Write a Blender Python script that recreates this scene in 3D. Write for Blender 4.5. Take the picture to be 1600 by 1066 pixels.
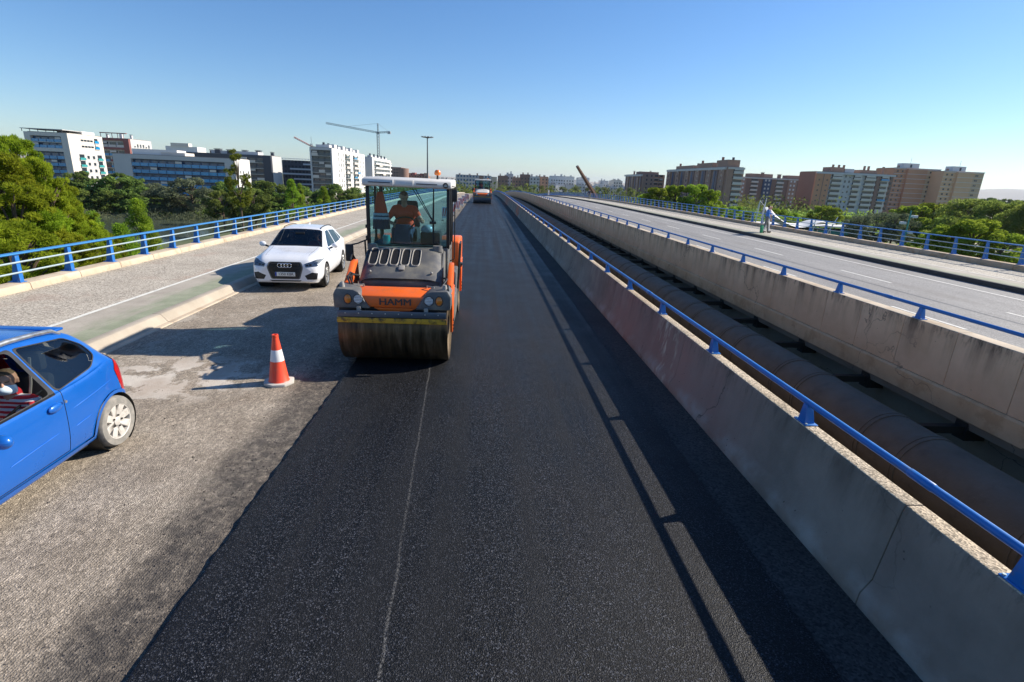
import bpy, bmesh, math, random
import numpy as np
from mathutils import Vector, Matrix
for o in list(bpy.data.objects): bpy.data.objects.remove(o)
S = bpy.context.scene
C = S.collection
rnd = random.Random(7)
rad = math.radians

# ---------------------------------------------------------------- camera
cd = bpy.data.cameras.new('camera'); cam = bpy.data.objects.new('camera', cd); C.objects.link(cam)
cd.sensor_width = 36.0; cd.lens = 18.585; cd.clip_start = 0.05; cd.clip_end = 30000
cam.matrix_world = Matrix.Translation((0, 0, 3.0)) @ Matrix((
    (0.9978708, -0.02587072, -0.05987135),
    (-0.04971401, 0.29250334, -0.95497137),
    (0.04221837, 0.95591449, 0.2905944))).to_4x4()
S.camera = cam
# ---------------------------------------------------------------- sky and sun
SUN = Vector((1.43, 0.40, 1.0)).normalized()
w = bpy.data.worlds.new('World'); S.world = w; w.use_nodes = True
wn = w.node_tree.nodes; wl = w.node_tree.links
sky = wn.new('ShaderNodeTexSky'); sky.sky_type = 'NISHITA'; sky.sun_disc = False
sky.sun_elevation = math.asin(SUN.z); sky.sun_rotation = math.atan2(SUN.x, SUN.y)
sky.altitude = 250; sky.air_density = 1.05; sky.dust_density = 0.28; sky.ozone_density = 2.2
hsv = wn.new('ShaderNodeHueSaturation'); hsv.inputs['Saturation'].default_value = 1.13
tint = wn.new('ShaderNodeMix'); tint.data_type = 'RGBA'; tint.blend_type = 'MULTIPLY'; tint.inputs[0].default_value = 1; tint.inputs[7].default_value = (.85, .96, 1.14, 1)
wl.new(sky.outputs[0], tint.inputs[6]); wl.new(tint.outputs[2], hsv.inputs['Color'])
wl.new(hsv.outputs[0], wn['Background'].inputs[0]); wn['Background'].inputs[1].default_value = 0.085
sd = bpy.data.lights.new('sun', 'SUN'); sun = bpy.data.objects.new('sun', sd); C.objects.link(sun)
sd.energy = 5.0; sd.angle = rad(0.53); sd.color = (1.0, 0.92, 0.80)
sun.location = (60, 17, 42); sun.rotation_euler = SUN.to_track_quat('Z', 'Y').to_euler()
S.view_settings.view_transform = 'Standard'; S.view_settings.look = 'None'
S.view_settings.gamma = 1; S.view_settings.exposure = 0.62; S.view_settings.use_curve_mapping = False
S.cycles.max_bounces = 10; S.cycles.transparent_max_bounces = 24; S.cycles.volume_bounces = 0

HAZE = 5e-5
# ---------------------------------------------------------------- helpers
def link(o, parent=None):
    C.objects.link(o)
    if parent is not None: o.parent = parent
    return o
def tag(o, label=None, cat=None, group=None, kind=None):
    if label: o['label'] = label
    if cat: o['category'] = cat
    if group: o['group'] = group
    if kind: o['kind'] = kind
    return o
def empty(name, loc=(0, 0, 0), rz=0, label=None, cat=None, group=None):
    o = bpy.data.objects.new(name, None); o.location = loc; o.rotation_euler = (0, 0, rz); o.empty_display_size = .2
    link(o); return tag(o, label, cat, group)
class MB:
    def __init__(s): s.v = []; s.f = []; s.m = []
    def add(s, vs, fs, mi=0):
        b = len(s.v); s.v += [tuple(p) for p in vs]; s.f += [tuple(i + b for i in f) for f in fs]; s.m += [mi] * len(fs); return s
    def box(s, x0, x1, y0, y1, z0, z1, mi=0):
        return s.add([(x0,y0,z0),(x1,y0,z0),(x1,y1,z0),(x0,y1,z0),(x0,y0,z1),(x1,y0,z1),(x1,y1,z1),(x0,y1,z1)],
                     [(3,2,1,0),(4,5,6,7),(0,1,5,4),(1,2,6,5),(2,3,7,6),(3,0,4,7)], mi)
    def prism(s, poly, ax, a0, a1, mi=0):
        n = len(poly)
        mk = {'x': lambda p, a: (a, p[0], p[1]), 'y': lambda p, a: (p[0], a, p[1]), 'z': lambda p, a: (p[0], p[1], a)}[ax]
        vs = [mk(p, a0) for p in poly] + [mk(p, a1) for p in poly]
        return s.add(vs, [tuple(range(n)), tuple(range(2*n-1, n-1, -1))] + [(i, i+n, (i+1) % n + n, (i+1) % n) for i in range(n)], mi)
    def hexa(s, a, b, mi=0):           # two quads a (4 pts), b (4 pts)
        return s.add(list(a) + list(b), [(0,1,2,3),(7,6,5,4),(0,4,5,1),(1,5,6,2),(2,6,7,3),(3,7,4,0)], mi)
    def tube(s, pts, r, n=8, mi=0, caps=True):
        pts = [Vector(p) for p in pts]; rs = r if isinstance(r, (list, tuple)) else [r] * len(pts)
        vs = []; up = None
        for i, p in enumerate(pts):
            t = ((pts[min(i+1, len(pts)-1)] - pts[max(i-1, 0)])).normalized()
            if up is None: up = Vector((0, 0, 1)) if abs(t.z) < .9 else Vector((1, 0, 0))
            a = t.cross(up).normalized(); b = a.cross(t).normalized(); up = b
            for k in range(n):
                q = 2*math.pi*k/n; vs.append(p + (a*math.cos(q) + b*math.sin(q)) * rs[i])
        fs = [(i*n+k, i*n+(k+1) % n, (i+1)*n+(k+1) % n, (i+1)*n+k) for i in range(len(pts)-1) for k in range(n)]
        if caps: fs += [tuple(range(n-1, -1, -1)), tuple(range((len(pts)-1)*n, len(pts)*n))]
        return s.add(vs, fs, mi)
    def lathe(s, prof, ax='z', c=(0, 0, 0), n=32, mi=0):   # prof: (radius, along)
        mk = {'x': lambda r, t, q: (c[0]+t, c[1]+r*math.cos(q), c[2]+r*math.sin(q)),
              'y': lambda r, t, q: (c[0]+r*math.sin(q), c[1]+t, c[2]+r*math.cos(q)),
              'z': lambda r, t, q: (c[0]+r*math.cos(q), c[1]+r*math.sin(q), c[2]+t)}[ax]
        vs = [mk(max(r, 1e-4), t, 2*math.pi*k/n) for r, t in prof for k in range(n)]
        return s.add(vs, [(i*n+k, i*n+(k+1) % n, (i+1)*n+(k+1) % n, (i+1)*n+k) for i in range(len(prof)-1) for k in range(n)], mi)
    def ball(s, c, r, n=12, mi=0):
        r = r if isinstance(r, (tuple, list)) else (r, r, r); vs = []; m = n//2
        for i in range(m+1):
            a = math.pi*i/m
            for k in range(n):
                q = 2*math.pi*k/n
                vs.append((c[0]+r[0]*math.sin(a)*math.cos(q), c[1]+r[1]*math.sin(a)*math.sin(q), c[2]+r[2]*math.cos(a)))
        return s.add(vs, [(i*n+k, i*n+(k+1) % n, (i+1)*n+(k+1) % n, (i+1)*n+k) for i in range(m) for k in range(n)], mi)
    def mesh(s, name, mats, smooth=False, bevel=0, seg=2, ang=40):
        me = bpy.data.meshes.new(name); me.from_pydata(s.v, [], s.f)
        mats = mats if isinstance(mats, (list, tuple)) else [mats]
        for m in mats: me.materials.append(m)
        if len(mats) > 1: me.polygons.foreach_set('material_index', s.m)
        bm = bmesh.new(); bm.from_mesh(me)
        bmesh.ops.remove_doubles(bm, verts=bm.verts, dist=1e-5)
        bmesh.ops.recalc_face_normals(bm, faces=bm.faces)
        if bevel:
            es = [e for e in bm.edges if len(e.link_faces) == 2 and e.calc_face_angle(0) > rad(30)]
            bmesh.ops.bevel(bm, geom=es, offset=bevel, segments=seg, profile=.5, affect='EDGES', clamp_overlap=True)
        bm.to_mesh(me); bm.free()
        if smooth or bevel: me.shade_smooth(); me.set_sharp_from_angle(angle=rad(ang))
        return me
    def obj(s, name, mats, parent=None, smooth=False, bevel=0, loc=None, **k):
        o = bpy.data.objects.new(name, s.mesh(name, mats, smooth, bevel, **k))
        if loc: o.location = loc
        return link(o, parent)
def inst(name, me, parent=None, loc=(0, 0, 0), rot=(0, 0, 0), scale=(1, 1, 1)):
    o = bpy.data.objects.new(name, me); o.location = loc; o.rotation_euler = rot; o.scale = scale
    return link(o, parent)
def text(name, body, mat, parent, loc, rot, size, depth=.004, sx=1, bold=0):
    cu = bpy.data.curves.new(name, 'FONT'); cu.body = body; cu.size = size; cu.extrude = depth; cu.offset = bold
    cu.align_x = 'CENTER'; cu.align_y = 'CENTER'; cu.resolution_u = 3
    t = bpy.data.objects.new(name, cu); C.objects.link(t)
    me = bpy.data.meshes.new_from_object(t.evaluated_get(bpy.context.evaluated_depsgraph_get())); me.name = name
    bpy.data.objects.remove(t); bpy.data.curves.remove(cu)
    me.materials.clear(); me.materials.append(mat)
    return inst(name, me, parent, loc, rot, (sx, 1, 1))

# ---------------------------------------------------------------- materials
def nt(name):
    m = bpy.data.materials.new(name); m.use_nodes = True
    n = m.node_tree.nodes; l = m.node_tree.links; return m, n, l, n['Principled BSDF']
class NB:                                # tiny node-graph helper
    def __init__(s, n, l): s.n = n; s.l = l; s.pos = None
    def P(s):
        if s.pos is None: s.pos = s.n.new('ShaderNodeNewGeometry').outputs['Position']
        return s.pos
    def mapv(s, scale, src=None, loc=(0, 0, 0), rot=(0, 0, 0)):
        m = s.n.new('ShaderNodeMapping'); m.inputs['Scale'].default_value = scale; m.inputs['Location'].default_value = loc; m.inputs['Rotation'].default_value = rot
        s.l.new(src or s.P(), m.inputs[0]); return m.outputs[0]
    def noise(s, scale, detail=4, rough=.55, vec=None, dist=0):
        t = s.n.new('ShaderNodeTexNoise'); t.inputs['Scale'].default_value = scale; t.inputs['Detail'].default_value = detail
        t.inputs['Roughness'].default_value = rough; t.inputs['Distortion'].default_value = dist; s.l.new(vec or s.P(), t.inputs['Vector']); return t.outputs['Fac']
    def voro(s, scale, out='Color', vec=None, feat='F1', rand=1):
        t = s.n.new('ShaderNodeTexVoronoi'); t.feature = feat; t.inputs['Scale'].default_value = scale; t.inputs['Randomness'].default_value = rand
        s.l.new(vec or s.P(), t.inputs['Vector']); return t.outputs[out]
    def ramp(s, f, stops, interp='LINEAR'):
        r = s.n.new('ShaderNodeValToRGB'); e = r.color_ramp; e.interpolation = interp
        while len(e.elements) < len(stops): e.elements.new(.5)
        for k, (p, c) in enumerate(stops):
            e.elements[k].position = p; e.elements[k].color = (c, c, c, 1) if isinstance(c, (int, float)) else (*c, 1)
        s.l.new(f, r.inputs[0]); return r.outputs[0]
    def mix(s, f, a, b, mode='MIX'):
        m = s.n.new('ShaderNodeMix'); m.data_type = 'RGBA'; m.blend_type = mode
        for v, i in ((f, 0), (a, 6), (b, 7)):
            if isinstance(v, (int, float)): m.inputs[i].default_value = v if i == 0 else (v, v, v, 1)
            elif isinstance(v, tuple): m.inputs[i].default_value = (*v, 1)
            else: s.l.new(v, m.inputs[i])
        return m.outputs[2]
    def math(s, op, a, b=0., c=0., clamp=False):
        m = s.n.new('ShaderNodeMath'); m.operation = op; m.use_clamp = clamp
        for i, v in enumerate((a, b, c)):
            if isinstance(v, (int, float)): m.inputs[i].default_value = v
            else: s.l.new(v, m.inputs[i])
        return m.outputs[0]
    def xyz(s):
        x = s.n.new('ShaderNodeSeparateXYZ'); s.l.new(s.P(), x.inputs[0]); return x.outputs
    def rng(s, v, a, b, c=0., d=1., smooth=False):
        m = s.n.new('ShaderNodeMapRange'); m.clamp = True
        if smooth: m.interpolation_type = 'SMOOTHSTEP'
        s.l.new(v, m.inputs[0])
        for i, q in enumerate((a, b, c, d)): m.inputs[i+1].default_value = q
        return m.outputs[0]
    def bump(s, h, strength, dist, bsdf, prev=None):
        b = s.n.new('ShaderNodeBump'); b.inputs['Strength'].default_value = strength; b.inputs['Distance'].default_value = dist
        s.l.new(h, b.inputs['Height'])
        if prev: s.l.new(prev, b.inputs['Normal'])
        s.l.new(b.outputs[0], bsdf.inputs['Normal']); return b.outputs[0]
def mat(name, col, rough=.6, metal=0, var=.12, scale=3., bump=0, bscale=60, spec=.5, coat=0, dirt=None, dscale=1.5, dlo=.52, dhi=.75):
    m, n, l, b = nt(name); g = NB(n, l)
    c = g.mix(g.noise(scale, 5), tuple(x*(1-var) for x in col), tuple(min(1, x*(1+var)) for x in col))
    if dirt: c = g.mix(g.rng(g.noise(dscale, 7, .65), dlo, dhi), c, dirt)
    l.new(c, b.inputs['Base Color']); b.inputs['Metallic'].default_value = metal
    b.inputs['Specular IOR Level'].default_value = spec
    if coat: b.inputs['Coat Weight'].default_value = coat; b.inputs['Coat Roughness'].default_value = .04
    rr = g.rng(g.noise(scale*2.3, 4), .3, .7, max(0, rough-.08), min(1, rough+.08)); l.new(rr, b.inputs['Roughness'])
    if bump: g.bump(g.noise(bscale, 4), bump, .01, b)
    return m
def glass(name, tint, gloss=.1, rough=.02, dirt=0):
    m, n, l, b = nt(name); n.remove(b); g = NB(n, l)
    out = n['Material Output']; tr = n.new('ShaderNodeBsdfTransparent'); tr.inputs[0].default_value = (*tint, 1)
    gl = n.new('ShaderNodeBsdfGlossy'); gl.inputs['Roughness'].default_value = rough
    fr = n.new('ShaderNodeFresnel'); fr.inputs[0].default_value = 1.5
    f = g.math('ADD', g.math('MULTIPLY', fr.outputs[0], .9), gloss, clamp=True)
    mx = n.new('ShaderNodeMixShader'); l.new(f, mx.inputs[0]); l.new(tr.outputs[0], mx.inputs[1]); l.new(gl.outputs[0], mx.inputs[2]); res = mx.outputs[0]
    if dirt:
        df = n.new('ShaderNodeBsdfDiffuse'); df.inputs[0].default_value = (.5, .5, .47, 1)
        m2 = n.new('ShaderNodeMixShader'); l.new(g.rng(g.noise(4, 6, .7), .4, .8, 0, dirt), m2.inputs[0]); l.new(res, m2.inputs[1]); l.new(df.outputs[0], m2.inputs[2]); res = m2.outputs[0]
    l.new(res, out.inputs[0]); return m

def m_asphalt():
    m, n, l, b = nt('fresh_asphalt'); g = NB(n, l); X, Y, Z = g.xyz()
    base = g.ramp(g.noise(.9, 5, .6, g.mapv((1, .25, 1))), [(.3, (.0034, .0037, .0043)), (.7, (.0064, .0069, .0080))])
    grain = g.voro(130); sx = n.new('ShaderNodeSeparateColor'); l.new(grain, sx.inputs[0])
    sp = g.ramp(sx.outputs[0], [(.0, .2), (.5, .5), (.7, 1.5), (.86, 5.), (1., 16.)])
    c = g.mix(1., base, sp, 'MULTIPLY')
    c = g.mix(1., c, g.ramp(g.noise(26, 4, .7), [(.3, .55), (.5, 1.), (.7, 1.6)]), 'MULTIPLY')
    tone = g.ramp(sx.outputs[1], [(0, (.92, .96, 1.08)), (1, (1.1, 1.0, .9))]); c = g.mix(1., c, tone, 'MULTIPLY')
    # thin pale construction line and darker lane seams
    ln = g.math('ABSOLUTE', g.math('ADD', X, g.math('MULTIPLY_ADD', Y, .0415, .470)))
    wob = g.math('MULTIPLY', g.math('SUBTRACT', g.noise(1.3, 2), .5), .05)
    ln = g.math('ABSOLUTE', g.math('ADD', g.math('ADD', X, g.math('MULTIPLY_ADD', Y, .0415, .470)), wob))
    lm = g.math('MULTIPLY', g.rng(ln, .004, .016, 1, 0), g.rng(g.noise(45, 3), .42, .6)); lm = g.math('MULTIPLY', lm, g.rng(Y, 9, 12, 1, 0))
    c = g.mix(g.math('MULTIPLY', lm, .5), c, (.30, .29, .27))
    for x0, k in ((.42, .012), (-.62, -.004)):
        q = g.math('ABSOLUTE', g.math('SUBTRACT', g.math('SUBTRACT', X, x0), g.math('MULTIPLY', Y, k)))
        c = g.mix(g.math('MULTIPLY', g.rng(q, .008, .03, .7, 0), g.rng(g.noise(.7, 2), .35, .6)), c, (.008, .008, .01))
    c = g.mix(g.math('MULTIPLY', g.rng(g.noise(2.2, 6, .7), .6, .78), .35), c, (.022, .021, .020))
    pas = g.noise(1., 4, .55, g.mapv((3.2, .06, 1))); c = g.mix(g.rng(pas, .42, .62, 0, .5), c, (.013, .0135, .015))
    l.new(c, b.inputs['Base Color']); l.new(g.math('ADD', g.rng(g.noise(1.2, 3), .3, .7, .40, .52), g.rng(pas, .35, .65, .0, .14)), b.inputs['Roughness']); b.inputs['Specular IOR Level'].default_value = .22
    h = g.math('ADD', g.voro(130, 'Distance'), g.math('MULTIPLY', g.noise(60, 3), .6)); g.bump(h, .75, .006, b); return m
def m_milled():
    m, n, l, b = nt('milled_road'); g = NB(n, l); X, Y, Z = g.xyz()
    wv = n.new('ShaderNodeTexWave'); wv.wave_type = 'BANDS'; wv.bands_direction = 'X'; wv.inputs['Scale'].default_value = 14; wv.inputs['Distortion'].default_value = 6
    wv.inputs['Detail'].default_value = 3; wv.inputs['Detail Scale'].default_value = 1.4; l.new(g.mapv((1, .35, 1), rot=(0, 0, .14)), wv.inputs['Vector'])
    gv = g.voro(105); sx = n.new('ShaderNodeSeparateColor'); l.new(gv, sx.inputs[0])
    c = g.ramp(g.noise(1.1, 6, .65), [(.3, (.255, .21, .16)), (.5, (.325, .272, .21)), (.72, (.395, .338, .268))])
    c = g.mix(1., c, g.ramp(sx.outputs[0], [(0, .5), (.4, .85), (.75, 1.08), (.93, 1.3), (1, 1.6)]), 'MULTIPLY')
    s2 = n.new('ShaderNodeSeparateColor'); l.new(g.voro(38, vec=g.mapv((1, .45, 1), rot=(0, 0, .14))), s2.inputs[0]); c = g.mix(1., c, g.ramp(s2.outputs[0], [(0, .75), (.35, .93), (.75, 1.04), (.92, 1.18), (1, 1.4)]), 'MULTIPLY')
    c = g.mix(1., c, g.ramp(wv.outputs[1], [(0, .84), (.5, 1.0), (1, 1.1)]), 'MULTIPLY')
    # black tack-coat splash beside the new mat
    e = g.math('ADD', X, g.math('MULTIPLY', g.math('SUBTRACT', g.noise(1.6, 7, .7), .5), .75))
    st = g.rng(e, -2.95, -2.5, 0, 1, True); st = g.math('MULTIPLY', st, g.rng(g.noise(11, 7, .75), .34, .58, .45, 1)); st = g.math('MULTIPLY', st, g.rng(Y, 1.5, 14, 1., .7))
    c = g.mix(g.math('MULTIPLY', st, .9), c, (.022, .021, .022))
    # pale broken patches near the kerb
    d1 = g.math('ADD', g.math('POWER', g.math('DIVIDE', g.math('ADD', X, 4.6), 1.2), 2), g.math('POWER', g.math('DIVIDE', g.math('SUBTRACT', Y, 7.7), .9), 2))
    pm = g.math('MULTIPLY', g.rng(d1, .4, 1.6, 1, 0), g.rng(g.noise(2.6, 7, .62), .46, .52)); c = g.mix(g.math('MULTIPLY', pm, .9), c, (.60, .54, .46))
    pk = g.math('MULTIPLY', g.rng(X, -6.3, -5.0, 1, 0), g.rng(g.noise(1.7, 6, .6, g.mapv((1, .6, 1))), .54, .62)); c = g.mix(g.math('MULTIPLY', pk, .6), c, (.46, .41, .34))
    pr = g.math('MULTIPLY', g.rng(d1, .6, 2.6, 1, 0), g.rng(g.noise(1.3, 4), .5, .65)); c = g.mix(g.math('MULTIPLY', pr, .35), c, (.22, .12, .06))
    l.new(c, b.inputs['Base Color']); b.inputs['Roughness'].default_value = .85; b.inputs['Specular IOR Level'].default_value = .25
    h = g.math('ADD', g.math('MULTIPLY', wv.outputs[1], .16), g.math('ADD', g.math('MULTIPLY', g.voro(105, 'Distance'), .5), g.math('MULTIPLY', g.noise(7, 4), .8))); g.bump(h, .8, .012, b); return m
def m_aggregate(name, lo, hi, stain=None, scale=42):
    m, n, l, b = nt(name); g = NB(n, l)
    sx = n.new('ShaderNodeSeparateColor'); l.new(g.voro(scale), sx.inputs[0])
    c = g.ramp(g.noise(.8, 6, .6), [(.3, lo), (.7, hi)]); c = g.mix(1., c, g.ramp(sx.outputs[0], [(0, .45), (.35, .85), (.7, 1.1), (1, 1.45)]), 'MULTIPLY')
    if stain: c = g.mix(g.math('MULTIPLY', g.rng(g.noise(.55, 6, .7), .55, .7), .5), c, stain)
    ck = g.voro(.55, 'Distance', feat='DISTANCE_TO_EDGE', vec=None)
    c = g.mix(g.math('MULTIPLY', g.rng(ck, .002, .008, .5, 0), g.rng(g.noise(.6, 2), .55, .62)), c, (.08, .07, .06))
    l.new(c, b.inputs['Base Color']); b.inputs['Roughness'].default_value = .85; b.inputs['Specular IOR Level'].default_value = .25
    g.bump(g.math('ADD', g.voro(scale, 'Distance'), g.noise(12, 4)), .5, .008, b); return m
def m_cycle(x0, x1, name):
    m, n, l, b = nt(name); g = NB(n, l); X, Y, Z = g.xyz()
    con = g.ramp(g.noise(2., 6), [(.3, (.33, .29, .235)), (.7, (.44, .39, .32))]); grn = g.ramp(g.noise(3., 6), [(.3, (.215, .235, .15)), (.7, (.30, .315, .215))])
    k = g.rng(X, x0, x1, 0, 1); f = g.math('ADD', g.math('MULTIPLY', k, .55), g.math('MULTIPLY', g.noise(4, 7, .7, g.mapv((1, .22, 1))), .8))
    c = g.mix(g.rng(f, .58, .82), con, grn); c = g.mix(g.math('MULTIPLY', g.rng(g.noise(30, 3), .5, .7), .18), c, (.1, .1, .07))
    l.new(c, b.inputs['Base Color']); b.inputs['Roughness'].default_value = .8; g.bump(g.noise(70, 4), .35, .006, b); return m
def m_concrete(name, lo, hi, streak=.5, red=False, pits=True, top=.85, moss=0):
    m, n, l, b = nt(name); g = NB(n, l); X, Y, Z = g.xyz()
    c = g.ramp(g.noise(1.4, 8, .62), [(.28, lo), (.72, hi)])
    if red:
        k = g.math('MULTIPLY', g.rng(Y, 4.5, 6.5, 0, 1, True), g.rng(Y, 10.5, 13.5, 1, 0, True)); k = g.math('MULTIPLY', k, g.rng(g.noise(.9, 5), .3, .6, .3, 1))
        c = g.mix(g.math('MULTIPLY', k, .75), c, (.36, .19, .145))
        k2 = g.math('MULTIPLY', g.math('MULTIPLY', g.rng(Y, 7.5, 8.0, 0, 1, True), g.rng(Y, 8.4, 9.0, 1, 0, True)), g.rng(g.noise(3.5, 5, .6, g.mapv((1, 1.4, .5))), .5, .62)); c = g.mix(g.math('MULTIPLY', k2, .85), c, (.62, .52, .38))
        k3 = g.math('MULTIPLY', g.math('MULTIPLY', g.rng(Y, 47, 48, 0, 1), g.rng(Y, 51, 52, 1, 0)), g.rng(g.noise(2.2, 3), .46, .56)); c = g.mix(k3, c, (.55, .11, .03))
        wl_ = g.math('MULTIPLY', g.rng(Z, .10, .2, 1, 0), g.rng(g.noise(2.5, 6), .45, .65)); c = g.mix(g.math('MULTIPLY', wl_, .5), c, (.40, .38, .34))
    if streak:
        s = g.noise(3.2, 5, .6, g.mapv((1, 1, .10))); hz = g.rng(Z, top-.75, top, 0, 1)
        k = g.math('MULTIPLY', g.rng(s, .47, .66), g.math('POWER', hz, 1.6)); c = g.mix(g.math('MULTIPLY', k, streak), c, (.07, .05, .036))
        s2 = g.noise(14, 5, .7, g.mapv((1, 1, .3))); k = g.math('MULTIPLY', g.rng(s2, .5, .66), g.rng(Z, top-.22, top-.01, 0, 1)); c = g.mix(g.math('MULTIPLY', k, streak), c, (.05, .04, .03))
    if pits:
        v = g.voro(9, 'Distance'); k = g.math('MULTIPLY', g.rng(v, .05, .1, 1, 0), g.rng(g.noise(2.2, 2), .5, .56)); c = g.mix(g.math('MULTIPLY', k, .8), c, (.04, .035, .03))
        dv = n.new('ShaderNodeVectorMath'); dv.operation = 'MULTIPLY_ADD'; nz = n.new('ShaderNodeTexNoise'); nz.inputs['Scale'].default_value = 1.6; nz.inputs['Detail'].default_value = 6; l.new(g.P(), nz.inputs['Vector']); l.new(nz.outputs['Color'], dv.inputs[0]); dv.inputs[1].default_value = (1.1, 1.1, 1.1); l.new(g.P(), dv.inputs[2])
        ck = g.voro(.40, 'Distance', feat='DISTANCE_TO_EDGE', vec=dv.outputs[0]); c = g.mix(g.math('MULTIPLY', g.rng(ck, .001, .005, .8, 0), g.rng(g.noise(.5, 2), .45, .6)), c, (.05, .045, .04))
    if moss: c = g.mix(g.math('MULTIPLY', g.rng(g.noise(2.3, 7, .7), .5, .62), moss), c, (.30, .17, .07))
    l.new(c, b.inputs['Base Color']); b.inputs['Roughness'].default_value = .82; b.inputs['Specular IOR Level'].default_value = .3
    g.bump(g.math('ADD', g.noise(5, 6), g.math('MULTIPLY', g.noise(60, 3), .5)), .45, .012, b); return m
def m_oldroad():
    m, n, l, b = nt('worn_grey_road'); g = NB(n, l)
    c = g.ramp(g.noise(1.6, 8, .65, g.mapv((1, .12, 1))), [(.25, (.20, .19, .18)), (.75, (.27, .26, .245))])
    sx = n.new('ShaderNodeSeparateColor'); l.new(g.voro(60), sx.inputs[0]); c = g.mix(1., c, g.ramp(sx.outputs[0], [(0, .6), (.6, 1.), (1, 1.5)]), 'MULTIPLY')
    c = g.mix(g.math('MULTIPLY', g.rng(g.noise(.5, 5, .6, g.mapv((1, .3, 1))), .52, .66), .3), c, (.12, .10, .085))
    l.new(c, b.inputs['Base Color']); b.inputs['Roughness'].default_value = .8; g.bump(g.noise(70, 3), .4, .005, b); return m
def m_paintline(name, col=(.68, .66, .6)):
    m, n, l, b = nt(name); g = NB(n, l)
    c = g.mix(g.rng(g.noise(7, 8, .75), .5, .72, 0, .75), col, (.26, .245, .22)); l.new(c, b.inputs['Base Color']); b.inputs['Roughness'].default_value = .7; return m
def m_leaf(name, dark, light, trans=.35, sc=.5):
    m, n, l, b = nt(name); g = NB(n, l); n.remove(b)
    oi = n.new('ShaderNodeObjectInfo'); v = n.new('ShaderNodeVectorMath'); v.operation = 'ADD'; l.new(g.P(), v.inputs[0]); l.new(oi.outputs['Random'], v.inputs[1])
    c = g.ramp(g.noise(sc, 3, .5, v.outputs[0]), [(.3, dark), (.68, light)]); c = g.mix(g.rng(g.noise(6, 2), .3, .7, 0, .35), c, tuple(x*.6 for x in dark))
    hs = n.new('ShaderNodeHueSaturation'); l.new(c, hs.inputs['Color']); l.new(g.math('MULTIPLY_ADD', oi.outputs['Random'], .04, .48), hs.inputs['Hue']); l.new(g.math('MULTIPLY_ADD', oi.outputs['Random'], .4, .8), hs.inputs['Value'])
    d = n.new('ShaderNodeBsdfDiffuse'); t = n.new('ShaderNodeBsdfTranslucent'); mx = n.new('ShaderNodeMixShader'); mx.inputs[0].default_value = trans
    l.new(hs.outputs[0], d.inputs[0]); l.new(hs.outputs[0], t.inputs[0]); l.new(d.outputs[0], mx.inputs[1]); l.new(t.outputs[0], mx.inputs[2]); l.new(mx.outputs[0], n['Material Output'].inputs[0]); return m
def m_ground():
    m, n, l, b = nt('grass_and_earth'); g = NB(n, l)
    c = g.ramp(g.noise(.05, 8, .6), [(.3, (.05, .075, .025)), (.5, (.10, .12, .045)), (.62, (.20, .165, .10)), (.75, (.30, .25, .17))])
    c = g.mix(g.rng(g.noise(2, 6, .7), .4, .7, 0, .5), c, (.03, .045, .018)); l.new(c, b.inputs['Base Color']); b.inputs['Roughness'].default_value = .95; return m
def m_water():
    m, n, l, b = nt('river_water'); g = NB(n, l); b.inputs['Base Color'].default_value = (.07, .085, .06, 1); b.inputs['Roughness'].default_value = .12
    g.bump(g.noise(1.5, 4), .12, .1, b); return m
def m_drum():
    m, n, l, b = nt('drum_steel'); g = NB(n, l)
    s = g.noise(13, 5, .6, g.mapv((1, .12, .12))); c = g.ramp(s, [(.3, (.035, .025, .014)), (.52, (.10, .068, .034)), (.75, (.22, .16, .10))])
    l.new(c, b.inputs['Base Color']); b.inputs['Metallic'].default_value = .55; l.new(g.rng(s, .3, .7, .32, .55), b.inputs['Roughness']); return m
def m_stripes(name, a, b_, period, axis=2, phase=0, rough=.8):
    m, n, l, b = nt(name); g = NB(n, l); tc = n.new('ShaderNodeTexCoord'); x = n.new('ShaderNodeSeparateXYZ'); l.new(tc.outputs['Object'], x.inputs[0])
    v = g.math('ADD', x.outputs[axis], g.math('MULTIPLY', g.math('SUBTRACT', g.noise(5, 2), .5), .02))
    f = g.math('GREATER_THAN', g.math('FRACT', g.math('ADD', g.math('DIVIDE', v, period), phase)), .5)
    l.new(g.mix(f, a, b_), b.inputs['Base Color']); b.inputs['Roughness'].default_value = rough; return m

W = {}
W['asphalt'] = m_asphalt(); W['milled'] = m_milled()
W['walk'] = m_aggregate('exposed_aggregate', (.36, .315, .255), (.47, .42, .345), (.36, .24, .18))
W['walk2'] = m_aggregate('pale_pavement', (.42, .38, .31), (.52, .47, .39))
W['cycleL'] = m_cycle(-7.75, -6.65, 'worn_green_lane'); W['cycleR'] = m_cycle(19.0, 17.8, 'worn_green_lane_far')
W['kerb'] = m_concrete('kerb_concrete', (.33, .285, .225), (.46, .40, .32), 0, pits=False)
W['plinth'] = m_concrete('plinth_concrete', (.44, .36, .26), (.60, .50, .38), 0, moss=.3, pits=False)
W['plinth2'] = m_concrete('stained_plinth', (.36, .27, .18), (.48, .38, .27), 0, moss=.6, pits=False)
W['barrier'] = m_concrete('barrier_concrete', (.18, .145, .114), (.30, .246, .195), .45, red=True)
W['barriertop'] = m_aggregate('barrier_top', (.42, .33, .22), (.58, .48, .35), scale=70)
W['parapet'] = m_concrete('stained_parapet', (.56, .37, .225), (.72, .505, .325), .9, top=1.0)
W['cornice'] = m_concrete('cornice_concrete', (.48, .32, .18), (.62, .435, .26), 0, moss=.4)
W['slab'] = m_concrete('deck_concrete', (.20, .17, .14), (.28, .25, .2), 0)
W['gutter'] = m_aggregate('old_gutter', (.045, .041, .038), (.078, .07, .064), scale=60)
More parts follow.
